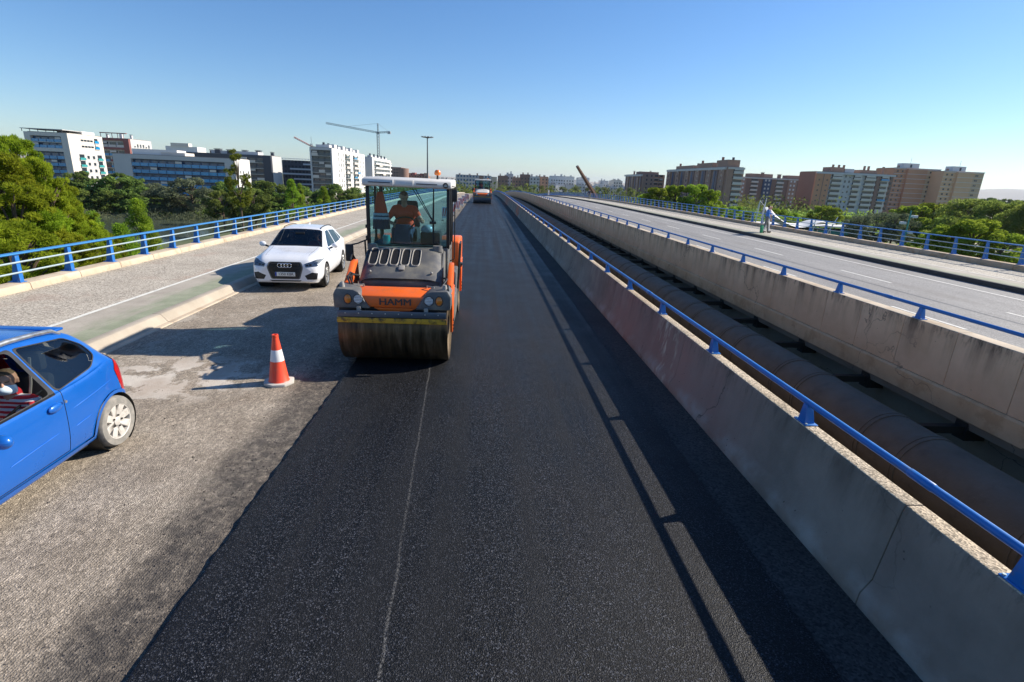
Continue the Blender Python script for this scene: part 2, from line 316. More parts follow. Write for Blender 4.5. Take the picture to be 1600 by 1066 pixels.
W['road2'] = m_oldroad(); W['line'] = m_paintline('road_paint'); W['white_line'] = m_paintline('lane_paint', (.72, .70, .62))
W['bluerail'] = mat('blue_rail_paint', (.014, .15, .47), .42, var=.15, scale=6, dirt=(.13, .15, .2), dscale=6, dlo=.58, dhi=.72)
W['blueflat'] = mat('sunlit_blue_paint', (.05, .24, .55), .4, var=.12, scale=6)  # lighter blue paints the sunlit top of the left rail
W['galv'] = mat('pale_rail_metal', (.36, .45, .47), .45, .2, scale=8)
W['pipe'] = mat('rusty_brown_pipe', (.13, .095, .064), .75, 0, .3, 2.5, .3, 30, dirt=(.09, .066, .045), dscale=3)
W['darksteel'] = mat('dark_steel', (.03, .028, .025), .6, .3, .2)
W['black'] = mat('black_plastic', (.012, .012, .013), .5, 0, .2, 8)
W['rubber'] = mat('black_rubber', (.02, .02, .02), .8, 0, .2, 12, dirt=(.16, .14, .11), dscale=5, dlo=.5, dhi=.8)
W['dustrubber'] = mat('dusty_rubber', (.20, .19, .17), .9, 0, .25, 6, dirt=(.34, .31, .27), dscale=7, dlo=.45, dhi=.7)
W['orange'] = mat('orange_machine_paint', (.82, .135, .016), .4, 0, .08, 3, coat=.1, dirt=(.34, .13, .06), dscale=3, dlo=.48, dhi=.8)
W['grey'] = mat('dark_grey_machine_paint', (.10, .10, .102), .5, 0, .12, 3, .12, 80, dirt=(.26, .235, .18), dscale=2.2, dlo=.47, dhi=.75)
W['greyrim'] = mat('light_grey_edge', (.30, .28, .25), .55)
W['cabwhite'] = mat('dusty_white_cab_paint', (.62, .60, .56), .5, 0, .08, 3, dirt=(.36, .33, .28), dscale=3.5, dlo=.55, dhi=.8)
W['yellow'] = mat('yellow_scraper', (.62, .33, .02), .6, 0, .15, 5, dirt=(.10, .06, .02), dscale=9, dlo=.5, dhi=.65)
W['barsteel'] = mat('scraper_steel', (.10, .12, .15), .45, .5, .2, 6)
W['drum'] = m_drum()
W['chrome'] = mat('chrome', (.75, .76, .78), .18, 1., .03)
W['silver'] = mat('silver_alloy', (.55, .55, .54), .35, .85, .08, 6, dirt=(.35, .32, .28), dscale=8, dlo=.55, dhi=.8)
W['dustalloy'] = mat('dusty_alloy', (.58, .55, .50), .55, .25, .1, 7, dirt=(.36, .32, .27), dscale=9)
W['cabglass'] = glass('tinted_cab_glass', (.50, .76, .84), .03, dirt=.07)
W['carglass'] = glass('car_window_glass', (.42, .48, .48), .05)
W['darkglass'] = glass('dark_car_glass', (.10, .13, .15), .10)
W['screen'] = glass('windscreen_glass', (.50, .58, .57), .04)
W['lens'] = glass('clear_lamp_lens', (.94, .96, .97), .02)
W['whitepaint'] = mat('white_car_paint', (.74, .75, .77), .3, 0, .02, 2, coat=.6)
W['bluepaint'] = mat('blue_car_paint', (.006, .115, .47), .33, .2, .06, 2, coat=.6, dirt=(.06, .14, .38), dscale=22, dlo=.62, dhi=1.0)
W['redlamp'] = mat('red_lamp', (.42, .012, .012), .2, coat=.6)
W['amber'] = mat('amber_lamp', (.70, .20, .02), .3, coat=.4)
W['amberglass'] = mat('orange_beacon', (.85, .20, .02), .25, coat=.5)
W['lampwhite'] = mat('lamp_reflector', (.78, .80, .82), .3, .1, .08, 30)
W['plate'] = mat('number_plate', (.74, .74, .70), .5, var=.04)
W['euroblue'] = mat('plate_blue', (.02, .06, .36), .5)
W['ink'] = mat('black_ink', (.02, .02, .022), .6)
W['inkgrey'] = mat('dark_grey_lettering', (.055, .045, .045), .6)
W['interior'] = mat('dark_interior', (.018, .018, .02), .8)
W['seat'] = mat('seat_fabric', (.035, .036, .04), .9)
W['coneorange'] = mat('orange_cone_plastic', (.82, .075, .028), .45, 0, .08, 5, dirt=(.55, .16, .09), dscale=6, dlo=.55, dhi=.8)
W['conewhite'] = mat('reflective_white_band', (.72, .71, .70), .5)
W['conebase'] = mat('dusty_cone_base', (.50, .47, .42), .8, 0, .15, 6)
W['skin'] = mat('skin', (.52, .28, .18), .55, 0, .08, 14)
W['hair'] = mat('dark_hair', (.05, .033, .022), .7, 0, .3, 40)
W['hairlight'] = mat('cropped_brown_hair', (.14, .09, .05), .8, 0, .3, 60)
W['orangeshirt'] = mat('orange_work_shirt', (.90, .075, .02), .8, 0, .1, 9)
W['navy'] = mat('navy_cloth', (.02, .035, .08), .85, 0, .15, 9)
W['reflect'] = mat('silver_reflective_tape', (.55, .60, .64), .4)
W['redwhite'] = m_stripes('red_and_white_stripes', (.62, .03, .045), (.78, .76, .74), .044, 2)
W['mask'] = mat('pale_blue_mask', (.62, .74, .80), .8, 0, .04)
W['blueshirt'] = mat('blue_shirt', (.06, .20, .55), .85); W['greytrouser'] = mat('grey_trousers', (.17, .17, .16), .9)
W['pinkshirt'] = mat('pale_pink_shirt', (.66, .50, .52), .85); W['whitecloth'] = mat('white_cloth', (.74, .73, .70), .85)
W['greenbag'] = mat('green_bag', (.02, .28, .12), .6)
W['bark'] = mat('bark', (.10, .07, .05), .95, 0, .3, 4, .5, 20)
W['pine'] = m_leaf('pine_needles', (.19, .255, .02), (.46, .55, .045), .55, .9)
W['young'] = m_leaf('bright_needles', (.17, .25, .025), (.38, .48, .05), .5)
W['slender'] = m_leaf('thin_pine_needles', (.12, .16, .02), (.28, .33, .045), .48)
W['broad'] = m_leaf('dark_leaves', (.09, .14, .035), (.25, .33, .075), .48, .25)
W['lime'] = m_leaf('yellow_green_leaves', (.19, .28, .03), (.42, .52, .06), .5, .3)
W['olive'] = m_leaf('grey_green_leaves', (.11, .14, .075), (.25, .29, .17), .4, .3)
W['umbrella'] = m_leaf('deep_pine_needles', (.13, .19, .04), (.34, .43, .09), .52, .22)
W['reed_tree'] = m_leaf('pale_reed_leaves', (.12, .15, .05), (.28, .31, .13), .4, .3)
W['ground'] = m_ground(); W['water'] = m_water()
W['path'] = mat('pale_path', (.42, .37, .29), .9, scale=.6)
W['stucco'] = mat('cream_stucco', (.66, .60, .53), .85, 0, .06, .3); W['stuccoS'] = mat('grey_white_stucco', (.58, .57, .56), .85, 0, .06, .3)
W['bwhite'] = mat('white_stucco', (.72, .70, .67), .85, 0, .05, .3); W['bgrey'] = mat('grey_panels', (.54, .52, .50), .8, 0, .08, .4)
W['slate'] = mat('dark_slate_panels', (.045, .05, .065), .6, 0, .15, .4); W['redpan'] = mat('wine_red_panels', (.26, .09, .075), .7, 0, .1, .4)
W['brick'] = mat('brown_brick', (.40, .235, .165), .9, 0, .14, .25); W['brickdark'] = mat('dark_brown_brick', (.27, .16, .12), .9, 0, .14, .25)
W['brickor'] = mat('orange_brick', (.58, .29, .16), .9, 0, .1, .25); W['bricktan'] = mat('tan_brick', (.72, .45, .25), .9, 0, .08, .2); W['brickolive'] = mat('dull_tan_brick', (.60, .42, .25), .9, 0, .08, .2)
W['beige'] = mat('beige_render', (.55, .46, .36), .9, 0, .08, .2)
W['win'] = mat('window_glass_far', (.03, .04, .05), .15, 0, .5, .4, spec=.8); W['winblue'] = mat('blue_window_glass', (.012, .085, .20), .12, 0, .5, .3, spec=.8)
W['balblue'] = mat('blue_glass_balustrade', (.010, .25, .50), .15, 0, .35, .35, spec=.8); W['balgreen'] = mat('teal_glass_balustrade', (.05, .30, .30), .2, 0, .3, .35)
W['baldark'] = mat('smoked_balustrade', (.06, .085, .10), .2, 0, .3, .35); W['bluestrip'] = mat('blue_facade_strip', (.035, .06, .13), .4, 0, .25, .3)
W['balpale'] = mat('pale_balcony_front', (.66, .60, .53), .85, 0, .1, .3); W['roofgrey'] = mat('roof_grey', (.20, .19, .18), .9)
W['cranegrey'] = mat('crane_steel', (.20, .24, .26), .6); W['cranered'] = mat('red_crane_steel', (.55, .16, .12), .6)
W['corten'] = mat('rust_brown_steel', (.13, .06, .035), .8, 0, .25, .6); W['mast'] = mat('mast_steel', (.13, .14, .15), .5, .4)
W['tent'] = mat('white_canopy', (.78, .77, .74), .7, 0, .03); W['greenpost'] = mat('teal_post_paint', (.03, .25, .22), .5)
W['kerbshade'] = mat('shade_dark_kerb', (.055, .052, .05), .85, 0, .25, 2)  # dark tone puts the shade on the kerb into its colour
W['hill'] = mat('bare_hills', (.34, .29, .22), 1, 0, .25, .0012)

# ================================================================ THE BRIDGE
YE = 262.0
def zc(y): return -1.4e-4 * max(0.0, y - 70.0) ** 2
def stations(y0, y1):
    ys = [y0]; 
    while ys[-1] < y1 - .01:
        y = ys[-1]; ys.append(min(y1, y + (1.0 if y < 40 else 4.0)))
    return ys
def sweep(name, prof, mat_, y0=-6, y1=YE, parent=None, kind='structure', closed=False, mats=None, ys=None, smooth=False):
    ys = ys or stations(y0, y1); n = len(prof); mb = MB()
    vs = [(x, y, z + zc(y)) for y in ys for x, z in prof]; m = n if closed else n - 1
    fs = []; mi = []
    for i in range(len(ys)-1):
        for k in range(m):
            fs.append((i*n+k, i*n+(k+1) % n, (i+1)*n+(k+1) % n, (i+1)*n+k)); mi.append(mats[k] if mats else 0)
    mb.v = vs; mb.f = fs; mb.m = mi
    if closed: mb.f += [tuple(range(n)), tuple((len(ys)-1)*n+k for k in range(n-1, -1, -1))]; mb.m += [0, 0]
    o = mb.obj(name, mat_, parent, smooth)
    if kind and parent is None: o['kind'] = kind
    return o
# far ground
MB().add([(-14000,-3000,-9.0),(14000,-3000,-9.0),(14000,16000,-9.0),(-14000,16000,-9.0)], [(0,1,2,3)]).obj('ground', W['ground'])['kind'] = 'structure'
MB().add([(-400,74,-8.95),(-52,70,-8.95),(-48,124,-8.95),(-60,131,-8.95),(-130,122,-8.95),(-400,128,-8.95)], [(0,1,2,3,4,5)]).obj('river', W['water'])['kind'] = 'structure'
MB().add([(113,111,-8.95),(420,104,-8.95),(420,124,-8.95),(112,121,-8.95)], [(0,1,2,3)]).obj('river', W['water'])['kind'] = 'structure'
MB().add([(-320,166,-8.93),(-24,170,-8.93),(-24,175,-8.93),(-320,171,-8.93)], [(0,1,2,3)]).obj('path', W['path'])['kind'] = 'structure'
MB().add([(60,150,-8.93),(240,142,-8.93),(240,147,-8.93),(60,155,-8.93)], [(0,1,2,3)]).obj('path', W['path'])['kind'] = 'structure'
hv = []; hf = []; N = 90
def hill_h(t): return 70 + 75*math.sin(2.1*t+.5)*math.exp(-((t-2.2)/3)**2) + 38*math.sin(5.1*t+1.2) + 16*math.sin(13*t)
for i in range(N+1):
    x = -9000 + 20000*i/N; t = i/N*6
    h = 40 + 26*math.sin(1.7*t) + 10*math.sin(6.3*t) + 4*math.sin(17*t)
    if x > 3300: h = 190*min(1, (x-3300)/2000) + 34*math.sin(x/640) + 12*math.sin(x/190)
    hv += [(x, 7900, -9.0), (x, 8300, h*.72), (x, 8800, h), (x, 10500, -9.0)]
for i in range(N): hf += [(i*4+k, i*4+4+k, i*4+5+k, i*4+1+k) for k in range(3)]
MB().add([(x*.94, y*.80, z) for x, y, z in hv], hf).obj('hills', W['hill'], smooth=True)['kind'] = 'structure'

# near carriageway
jr = random.Random(2)
ys = [-6 + .12*i for i in range(300)] + stations(30.0, YE)
L = []
for y in ys: L.append(-2.1 + (jr.uniform(-.014, .014) + .004*math.sin(y*1.1) if y < 30 else 0))
mb = MB(); n = 4
for x, y in zip(L, ys):
    z = zc(y); mb.v += [(x-.02, y, z-.052), (x, y, z-.012), (x+.02, y, z), (2.4 + jr.uniform(-.006, .006), y, z), (2.41, y, z-.052)]
for i in range(len(ys)-1): mb.f += [(i*5+k, i*5+k+1, i*5+6+k, i*5+5+k) for k in range(4)]; mb.m += [0]*4
mb.obj('fresh_asphalt', W['asphalt'])['kind'] = 'structure'
sweep('milled_road', [(-6.34, -.05), (3.0, -.05)], W['milled'])
sweep('gutter', [(2.405, -.044), (2.99, -.040)], W['gutter'])
sweep('cycle_lane', [(-6.60, .116), (-7.72, .118)], W['cycleL'])
sweep('lane_line', [(-7.72, .122), (-7.82, .122)], W['white_line'])
sweep('sidewalk', [(-7.70, .114), (-10.45, .118)], W['walk'])
sweep('bridge_deck', [(-10.9, .10), (-10.9, -.5), (-10.4, -.8), (-8.5, -1.6), (1.0, -1.6), (2.9, -.8), (3.27, -.3), (3.27, -.055), (-10.3, -.055)], W['slab'], closed=True)
kerb = empty('kerb', (-6.5, 0, -.05), label='pale concrete kerb along the cycle lane left of the milled road', cat='kerb')
y = -5.3
def place(me, name, parent, y, rot=None):
    return inst(name, me, parent, (0 - parent.location.x, y - parent.location.y, zc(y) - parent.location.z))
kst = MB().prism([(-6.31, -.049), (-6.42, .085), (-6.45, .115), (-6.48, .122), (-6.62, .122), (-6.62, -.049)], 'y', 0, 3.992).mesh('kerb_stone', W['kerb'], bevel=.008)
kst2 = MB().prism([(-6.20, -.0495), (-6.22, -.035), (-6.34, -.03), (-6.34, -.0495)], 'y', 0, 3.985).mesh('kerb_haunch', W['plinth'], bevel=.004)
while y < 180:
    place(kst, 'kerb_stone', kerb, y); place(kst2, 'kerb_haunch', kerb, y); y += 4.0
sweep('kerb_run', [(-6.31, -.049), (-6.45, .122), (-6.62, .122)], W['kerb'], y0=y, y1=YE, parent=kerb, kind=None).location = (6.5, 0, .05)

def railing(name, label, cat, x, z0, z1, y0, spacing, n, side, mids, block, blockmat, blockmesh, matt, toph=.05):
    r = empty(name, (x, 0, z0), label=label, cat=cat)
    # post: flange + tapering web + base plate
    h = z1 - z0 - .03; s = -side      # web reaches away from the walkway
    mb = MB().box(-.012, .012, -.055, .055, 0, h)
    mb.hexa([(s*.012,-.008,.01),(s*.20,-.008,.01),(s*.20,.008,.01),(s*.012,.008,.01)], [(s*.012,-.008,h),(s*.075,-.008,h),(s*.075,.008,h),(s*.012,.008,h)])
    mb.box(min(s*-.05, s*.24), max(s*-.05, s*.24), -.09, .09, 0.001, .014)
    mb.hexa([(s*.02,-.075,.014),(s*.11,-.01,.014),(s*.11,.01,.014),(s*.02,.075,.014)], [(s*.02,-.02,.13),(s*.03,-.01,.13),(s*.03,.01,.13),(s*.02,.02,.13)])
    pm = mb.mesh('post', W['bluerail'])
    bm_ = MB().prism(blockmesh, 'y', .006, spacing - .006).mesh('plinth_block', W[blockmat], bevel=.012)
    for i in range(n):
        y = y0 + i*spacing; z = zc(y)
        inst('post', pm, r, (0, y, z))
        inst('plinth_block', bm_, r, (-x, y, z - z0), rot=(math.atan((zc(y+spacing)-z)/spacing), 0, 0))
    ys = [y0 - .5*spacing] + [y0 + i*spacing for i in range(n+1)]
    hw = .07
    def bar(nm, prof, m_):
        o = sweep(nm, prof, m_, parent=r, kind=None, closed=True, ys=ys); o.location = (-x, 0, -z0); return o
    bar('top_rail', [(x-hw, z1-.005), (x+hw, z1-.005-.0), (x+hw, z1-toph*.6), (x+hw*.6, z1-toph), (x-hw*.6, z1-toph), (x-hw, z1-toph*.6)], W[matt])
    for zz in mids:
        bar('mid_rail', [(x-s*.02+.021*math.cos(q), zz+.021*math.sin(q)) for q in [k*math.pi/3 for k in range(6)]], W['galv'])
    return r
railing('railing', 'blue railing with two pale lower bars on a low plinth left of the sidewalk', 'railing', -10.58, .281, .96, 12.6-1.58*8, 1.58, 152, 1, (.51, .74), True,
        'plinth', [(-10.38, .115), (-10.40, .255), (-10.43, .28), (-10.80, .28), (-10.84, .255), (-10.84, .10)], 'blueflat')
railing('railing', 'blue railing with thin dark bars on the far side of the right-hand bridge', 'railing', 21.85, .581, 1.37, 22.1-1.62*9, 1.62, 152, -1, (.84, 1.08), True,
        'plinth2', [(21.62, .35), (21.64, .55), (21.67, .58), (22.06, .58), (22.1, .55), (22.1, .33)], 'bluerail')

# shaped concrete barrier on the right of the fresh asphalt
bar = empty('concrete_barrier', (3.1, 0, 0), label='long grey concrete safety barrier in shade right of the fresh asphalt', cat='barrier')
bp = [(2.965, -.05), (2.975, .07), (3.045, .19), (3.125, .80), (3.14, .846), (3.15, .85), (3.275, .85), (3.285, .84), (3.29, -.05)]
SEG = 4.4
bseg = MB(); bseg.prism(bp, 'y', .004, SEG-.004)
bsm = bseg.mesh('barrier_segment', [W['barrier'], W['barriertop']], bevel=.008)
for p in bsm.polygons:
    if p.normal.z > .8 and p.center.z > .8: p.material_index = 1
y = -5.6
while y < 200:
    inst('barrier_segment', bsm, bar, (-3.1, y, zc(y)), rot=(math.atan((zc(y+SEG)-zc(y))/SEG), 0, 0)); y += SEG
o = sweep('barrier_run', bp, W['barrier'], y0=y, y1=YE, parent=bar, kind=None); o.location = (-3.1, 0, 0)

def guard_rail(name, label, x, zb, zt, y0, sp, n, rr, lean):
    r = empty(name, (x, 0, zb), label=label, cat='guard rail'); h = zt - zb - rr*.5
    mb = MB()
    mb.hexa([(-.05,-.06,.012),(.05,-.06,.012),(.05,.06,.012),(-.05,.06,.012)], [(-.03+lean,-.032,h),(.03+lean,-.032,h),(.03+lean,.032,h),(-.03+lean,.032,h)])
    mb.box(-.065, .065, -.10, .10, .001, .012)
    pm = mb.mesh('post', W['bluerail'], bevel=.004)
    bolt = MB().lathe([(0, .022), (.011, .022), (.011, .010)], 'z', n=8).mesh('bolt', W['galv'])
    for i in range(n):
        y = y0 + i*sp; p = inst('post', pm, r, (0, y, zc(y)))
        if y < 12:
            for by in (-.08, .08): inst('bolt', bolt, p, (-.045, by, 0))
    sl = MB().lathe([(rr, -.11), (rr+.004, -.105), (rr+.004, .105), (rr, .11)], 'y', n=16).mesh('splice_sleeve', W['bluerail'], smooth=True)
    for k in range(12):
        y = y0 + (k*3+2.37)*sp; inst('splice_sleeve', sl, r, (lean, y, zt - zb + zc(y)))
    ys = [y0 - sp] + [y0 + i*sp for i in range(n)]
    o = sweep('rail', [(x+lean+rr*math.cos(q), zt+rr*math.sin(q)) for q in [k*math.pi/6 for k in range(12)]], W['bluerail'], parent=r, kind=None, closed=True, ys=ys, smooth=True); o.location = (-x, 0, -zb)
guard_rail('guard_rail', 'blue tubular guard rail on stubby posts atop the shaded concrete barrier', 3.215, .85, 1.055, 2.39-4.4, 2.2, 118, .030, -.01)
guard_rail('guard_rail', 'blue tubular guard rail on stubby posts atop the stained brown parapet', 7.62, 1.0, 1.215, 8.55-2.2*5, 2.2, 118, .031, 0)

# the gap between the bridges: pipe, hangers, catwalk handrail
pipe = empty('pipeline', (6.2, 0, -.6), label='thick rusty brown pipeline with couplings in the gap between the bridges', cat='pipe')
o = sweep('pipe_wall', [(6.2+.5*math.cos(q), -.6+.5*math.sin(q)) for q in [k*math.pi/16 for k in range(32)]], W['pipe'], parent=pipe, kind=None, closed=True, smooth=True); o.location = (-6.2, 0, .6)
ring = MB().lathe([(.49, -.07), (.513, -.065), (.513, -.012), (.504, -.008), (.504, .008), (.513, .012), (.513, .065), (.49, .07)], 'y', n=40).mesh('coupling', W['pipe'], smooth=True)
y = 1.2; k = 0
while y < 150:
    inst('coupling', ring, pipe, (0, y, zc(y))); y += .75 if k % 2 == 0 else 1.75; k += 1
hang = MB().box(.35, 1.80, -.06, .06, .10, .22).box(1.38, 1.72, -.11, .11, .0, .34).box(.40, 1.8, -.05, .05, -.62, -.50).mesh('hanger', W['darksteel'])
y = .6
while y < 150: inst('hanger', hang, pipe, (0, y, zc(y))); y += 2.2
cw = empty('catwalk_handrail', (3.9, 0, -.6), label='thin dark handrail of a catwalk below the barrier beside the pipeline', cat='handrail')
hp = MB().tube([(0, 0, -.6), (0, 0, .72)], .014, 6).mesh('upright', W['darksteel'])
y = .2
while y < 60: inst('upright', hp, cw, (0, y, 0)); y += 1.25
for zz in (.30, .72):
    MB().tube([(0, -2, zz), (0, 60, zz)], .012, 6).obj('bar', W['darksteel'], cw)
MB().box(-.5, .32, -2, 60, -.66, -.60).obj('walkway_plate', W['darksteel'], cw)

# right-hand bridge
par = empty('parapet', (7.6, 0, 0), label='stained brown concrete parapet of the right-hand bridge facing the gap', cat='parapet')
pp = MB().prism([(7.53, .10), (7.535, .985), (7.55, 1.0), (7.80, 1.0), (7.81, .99), (7.81, .10)], 'y', .004, 1.096).mesh('panel', [W['parapet'], W['plinth']], bevel=.006)
for p in pp.polygons:
    if p.normal.z > .8 and p.center.z > .9: p.material_index = 1
y = -4.44
while y < 200:
    inst('panel', pp, par, (-7.6, y, zc(y)), rot=(math.atan((zc(y+1.1)-zc(y))/1.1), 0, 0)); y += 1.1
o = sweep('parapet_run', [(7.53, .1), (7.54, 1.0), (7.81, 1.0)], W['parapet'], y0=y, y1=YE, parent=par, kind=None); o.location = (-7.6, 0, 0)
o = sweep('cornice', [(7.49, -.25), (7.475, .06), (7.50, .098), (7.9, .098), (7.9, -.25)], W['cornice'], parent=par, kind=None, closed=True); o.location = (-7.6, 0, 0)
sweep('bridge_deck', [(7.56, -.252), (7.62, -.42), (7.95, -.50), (7.98, -1.7), (20, -1.7), (22.1, -.5), (22.1, .13), (7.6, .09)], W['slab'], closed=True)
sweep('road', [(7.80, .15), (17.66, .15)], W['road2'])
kr = empty('kerb', (17.65, 0, .15), label='tall kerb coloured dark for shade beside the road on the right-hand bridge', cat='kerb')
km = MB().prism([(17.64, .14), (17.65, .31), (17.67, .325), (17.85, .325), (17.85, .14)], 'y', .004, 3.992).mesh('kerb_stone', W['kerbshade'], bevel=.008)
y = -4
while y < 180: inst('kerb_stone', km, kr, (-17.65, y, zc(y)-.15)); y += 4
sweep('kerb_run', [(17.65, .14), (17.65, .325), (17.85, .325)], W['kerbshade'], y0=y, y1=YE, parent=kr, kind=None).location = (-17.65, 0, -.15)
sweep('cycle_lane', [(17.84, .321), (18.95, .328)], W['cycleR'])
sweep('lane_line', [(18.90, .333), (18.99, .333)], W['line'])
sweep('sidewalk', [(18.94, .325), (21.7, .352)], W['walk2'])
sweep('edge_line', [(16.45, .154), (16.55, .154)], W['line'])
sweep('road_seam', [(13.22, .153), (13.26, .153)], W['black'])
for i in range(-1, 40):
    for x0, y0, ln in ((11.13, 11.2, 2.35), (14.12, 13.4-2.9, 2.7)):
        y = y0 + i*6.95
        if y > 200: continue
        sweep('lane_dash', [(x0, .155), (x0+.1, .155)], W['line'], y0=y, y1=y+ln)
# loose stones beside the new mat
sr = random.Random(11); mb = MB()
for i in range(2200):
    y = 1.2 + 16*sr.random()**1.6; x = -2.13 - abs(sr.gauss(0, .28)) if sr.random() < .75 else sr.uniform(-6.1, -2.2)
    s = sr.uniform(.004, .013); q = sr.random()*6
    vs = [(x+s*math.cos(q+a)*sr.uniform(.6, 1.2), y+s*math.sin(q+a)*sr.uniform(.6, 1.2), -.05) for a in (0, 1.6, 3.1, 4.6)] + [(x, y, -.05+s*sr.uniform(.7, 1.2))]
    mb.add(vs, [(0,1,4),(1,2,4),(2,3,4),(3,0,4)])
tag(mb.obj('loose_stones', mat('dark_chippings', (.07, .06, .055), .9, 0, .6, 9)), 'scattered dark chippings on the milled road beside the new asphalt', 'stones', kind='stuff')

# ================================================================ ROAD ROLLERS
def roller(loc, sx, label, hoodmat, far):
    R = empty('road_roller', loc, label=label, cat='road roller'); R.scale = (sx, 1, 1)
    def drum(y):
        d = MB().lathe([(.50, -.80), (.56, -.845), (.592, -.86), (.6, -.845), (.6, .845), (.592, .86), (.56, .845), (.50, .80)], 'x', (0, y, .6), 64).obj('drum', W['barsteel'] if far else W['drum'], R, smooth=True)
        for s in (-1, 1):
            MB().lathe([(.55, s*.80), (.30, s*.78), (.28, s*.70), (.0, s*.70)], 'x', (0, y, .6), 40).obj('drum_web', W['orange' if y > 1 else 'grey'], d, smooth=True)
            MB().lathe([(.16, s*.70), (.16, s*.84), (.0, s*.84)], 'x', (0, y, .6), 20).obj('hub', W['grey'], d, smooth=True)
        return d
    drum(0); drum(3.45)
    # drum yokes (side arms)
    for y0, sg in ((0, -1), (3.45, 1)):
        for s in (-1, 1):
            mb = MB(); x0, x1 = sorted((s*.875, s*.915))
            mb.prism([(y0-.13, .50), (y0+.13, .50), (y0+.22, .95), (y0+.40, 1.22), (y0-.40, 1.22), (y0-.2, .9)], 'x', x0, x1)
            sa = mb.obj('side_arm', W['orange'], R, bevel=.01)
            if not far:
                for q in range(6):
                    an = q*math.pi/3; MB().lathe([(.0, s*.932), (.017, s*.930), (.018, s*.915)], 'x', (0, y0+.085*math.cos(an), .62+.085*math.sin(an)), 8).obj('bolt', W['darksteel'], sa)
    # front frame
    mb = MB().prism([(-.56, 1.0), (-.56, 1.185), (-.24, 1.272), (-.17, 1.262), (-.15, 1.12), (.2, 1.02)], 'x', -.84, .84)
    mb.obj('front_frame', W['orange'], R, bevel=.025)
    mb = MB().prism([(-.30, 1.0), (.36, 1.0), (.26, .955), (.10, .945), (.03, .925), (-.04, .945), (-.2, .955)], 'y', -.575, -.50)
    mb.obj('bumper_lip', W['orange'], R, bevel=.008)
    if not far:
        text('lettering', 'HAMM', W['inkgrey'], R, (.035, -.5665, 1.092), (math.pi/2, 0, 0), .15, .003, 1.15, .0)
        text('lettering', 'HAMM', W['inkgrey'], R, (.0405, -.5672, 1.0935), (math.pi/2, 0, 0), .15, .003, 1.15, .0)
    # light pods
    for s in (-1, 1):
        poly = [(s*.345, .985), (s*.905, .985), (s*.915, 1.20), (s*.86, 1.30), (s*.60, 1.285), (s*.52, 1.25)]
        pod = MB().prism(poly, 'y', -.60, -.10).obj('light_pod', W['grey'], R, bevel=.03)
        xo = s*.545 + .02; xt = s*.705 + .02
        MB().lathe([(.072, -.614), (.078, -.600), (.06, -.58)], 'y', (xo, 0, 1.135), 24).obj('lamp_bezel', W['black'], pod, smooth=True)
        hl = MB().lathe([(.0, -.606), (.04, -.609), (.066, -.606), (.07, -.60)], 'y', (xo, 0, 1.135), 24).obj('headlamp', W['lampwhite'], pod, smooth=True)
        if not far:
            for k in range(5): MB().box(xo-.055, xo+.055, -.6135, -.608, 1.085+k*.024, 1.091+k*.024).obj('grille_bar', W['barsteel'], hl)
        MB().lathe([(.0, -.625), (.03, -.622), (.048, -.61), (.052, -.60)], 'y', (0, 0, 0), 20).obj('turn_signal', W['amber'], pod, smooth=True, loc=(xt, 0, 1.135)).scale = (1, 1, 1.35)
        MB().lathe([(.058, -.606), (.064, -.600), (.05, -.58)], 'y', (0, 0, 0), 20).obj('signal_bezel', W['black'], pod, smooth=True, loc=(xt, 0, 1.135)).scale = (1, 1, 1.33)
        MB().tube([(s*.80, -.45, 1.25), (s*.80, -.45, 1.37)], [.055, .03], 12).obj('pin_cap', W['greyrim'], R, smooth=True)
        MB().tube([(s*.86, -.52, 1.0), (s*.86, -.5, 1.30), (s*.84, -.3, 1.34)], .016, 8).obj('hose', W['black'], R, smooth=True)
    MB().box(-.80, .80, -.14, .55, 1.00, 1.13).obj('recess_shade_block', W['black'], R)  # black block paints the gap under the hood as shadow
    # dark slot between frame and scraper + scraper bar
    MB().box(-.84, .84, -.52, -.30, .90, .99).obj('scraper_beam', W['black'], R)
    sb = MB().box(-.84, .84, -.655, -.635, .865, .965).obj('scraper_bar', W['barsteel'], R, bevel=.004)
    MB().hexa([(-.85, -.665, .775), (.85, -.665, .775), (.85, -.645, .775), (-.85, -.645, .775)], [(-.85, -.665, .855), (.85, -.665, .855), (.85, -.64, .855), (-.85, -.64, .855)]).obj('scraper_blade', W['yellow'], R, bevel=.003)
    for s in (-1, 1):
        MB().box(s*.52-.03, s*.52+.03, -.63, -.50, .93, 1.02).obj('scraper_bracket', W['greyrim'], R, bevel=.004)
    if not far:
        for k in range(8): MB().lathe([(.0, -.664), (.009, -.663), (.010, -.655)], 'y', (-.72+k*.205, 0, .925), 10).obj('bolt', W['silver'], sb)
    # hood with louvre slots (the sloping dark cover)
    a = Vector((0, .20, 1.345)); b = Vector((0, .95, 1.755)); u = (b - a); un = Vector((0, -u.z, u.y)).normalized()
    def hp(x, t, h=0.0):
        p = a + u*t + un*h; return (x, p.y, p.z)
    hw0, hw1 = .70, .66
    mb = MB(); nx, ntt = 24, 10
    for j in range(ntt+1):
        t = j/ntt
        for i in range(nx+1):
            q = -1 + 2*i/nx; x = q*(hw0 + (hw1-hw0)*t); e = abs(q)**6
            mb.v.append(hp(x, t - .0*e, -.10*e - (.02 if j == 0 else 0)))
    mb.f = [(j*(nx+1)+i, j*(nx+1)+i+1, (j+1)*(nx+1)+i+1, (j+1)*(nx+1)+i) for j in range(ntt) for i in range(nx)]; mb.m = [0]*len(mb.f)
    hood = mb.obj('hood', hoodmat, R, smooth=True)
    MB().prism([(.26, 1.10), (.26, 1.27), (.93, 1.66), (1.05, 1.74), (1.20, 1.74), (1.20, 1.10)], 'x', -.66, .66).obj('engine_box', W['grey'], R, bevel=.03)
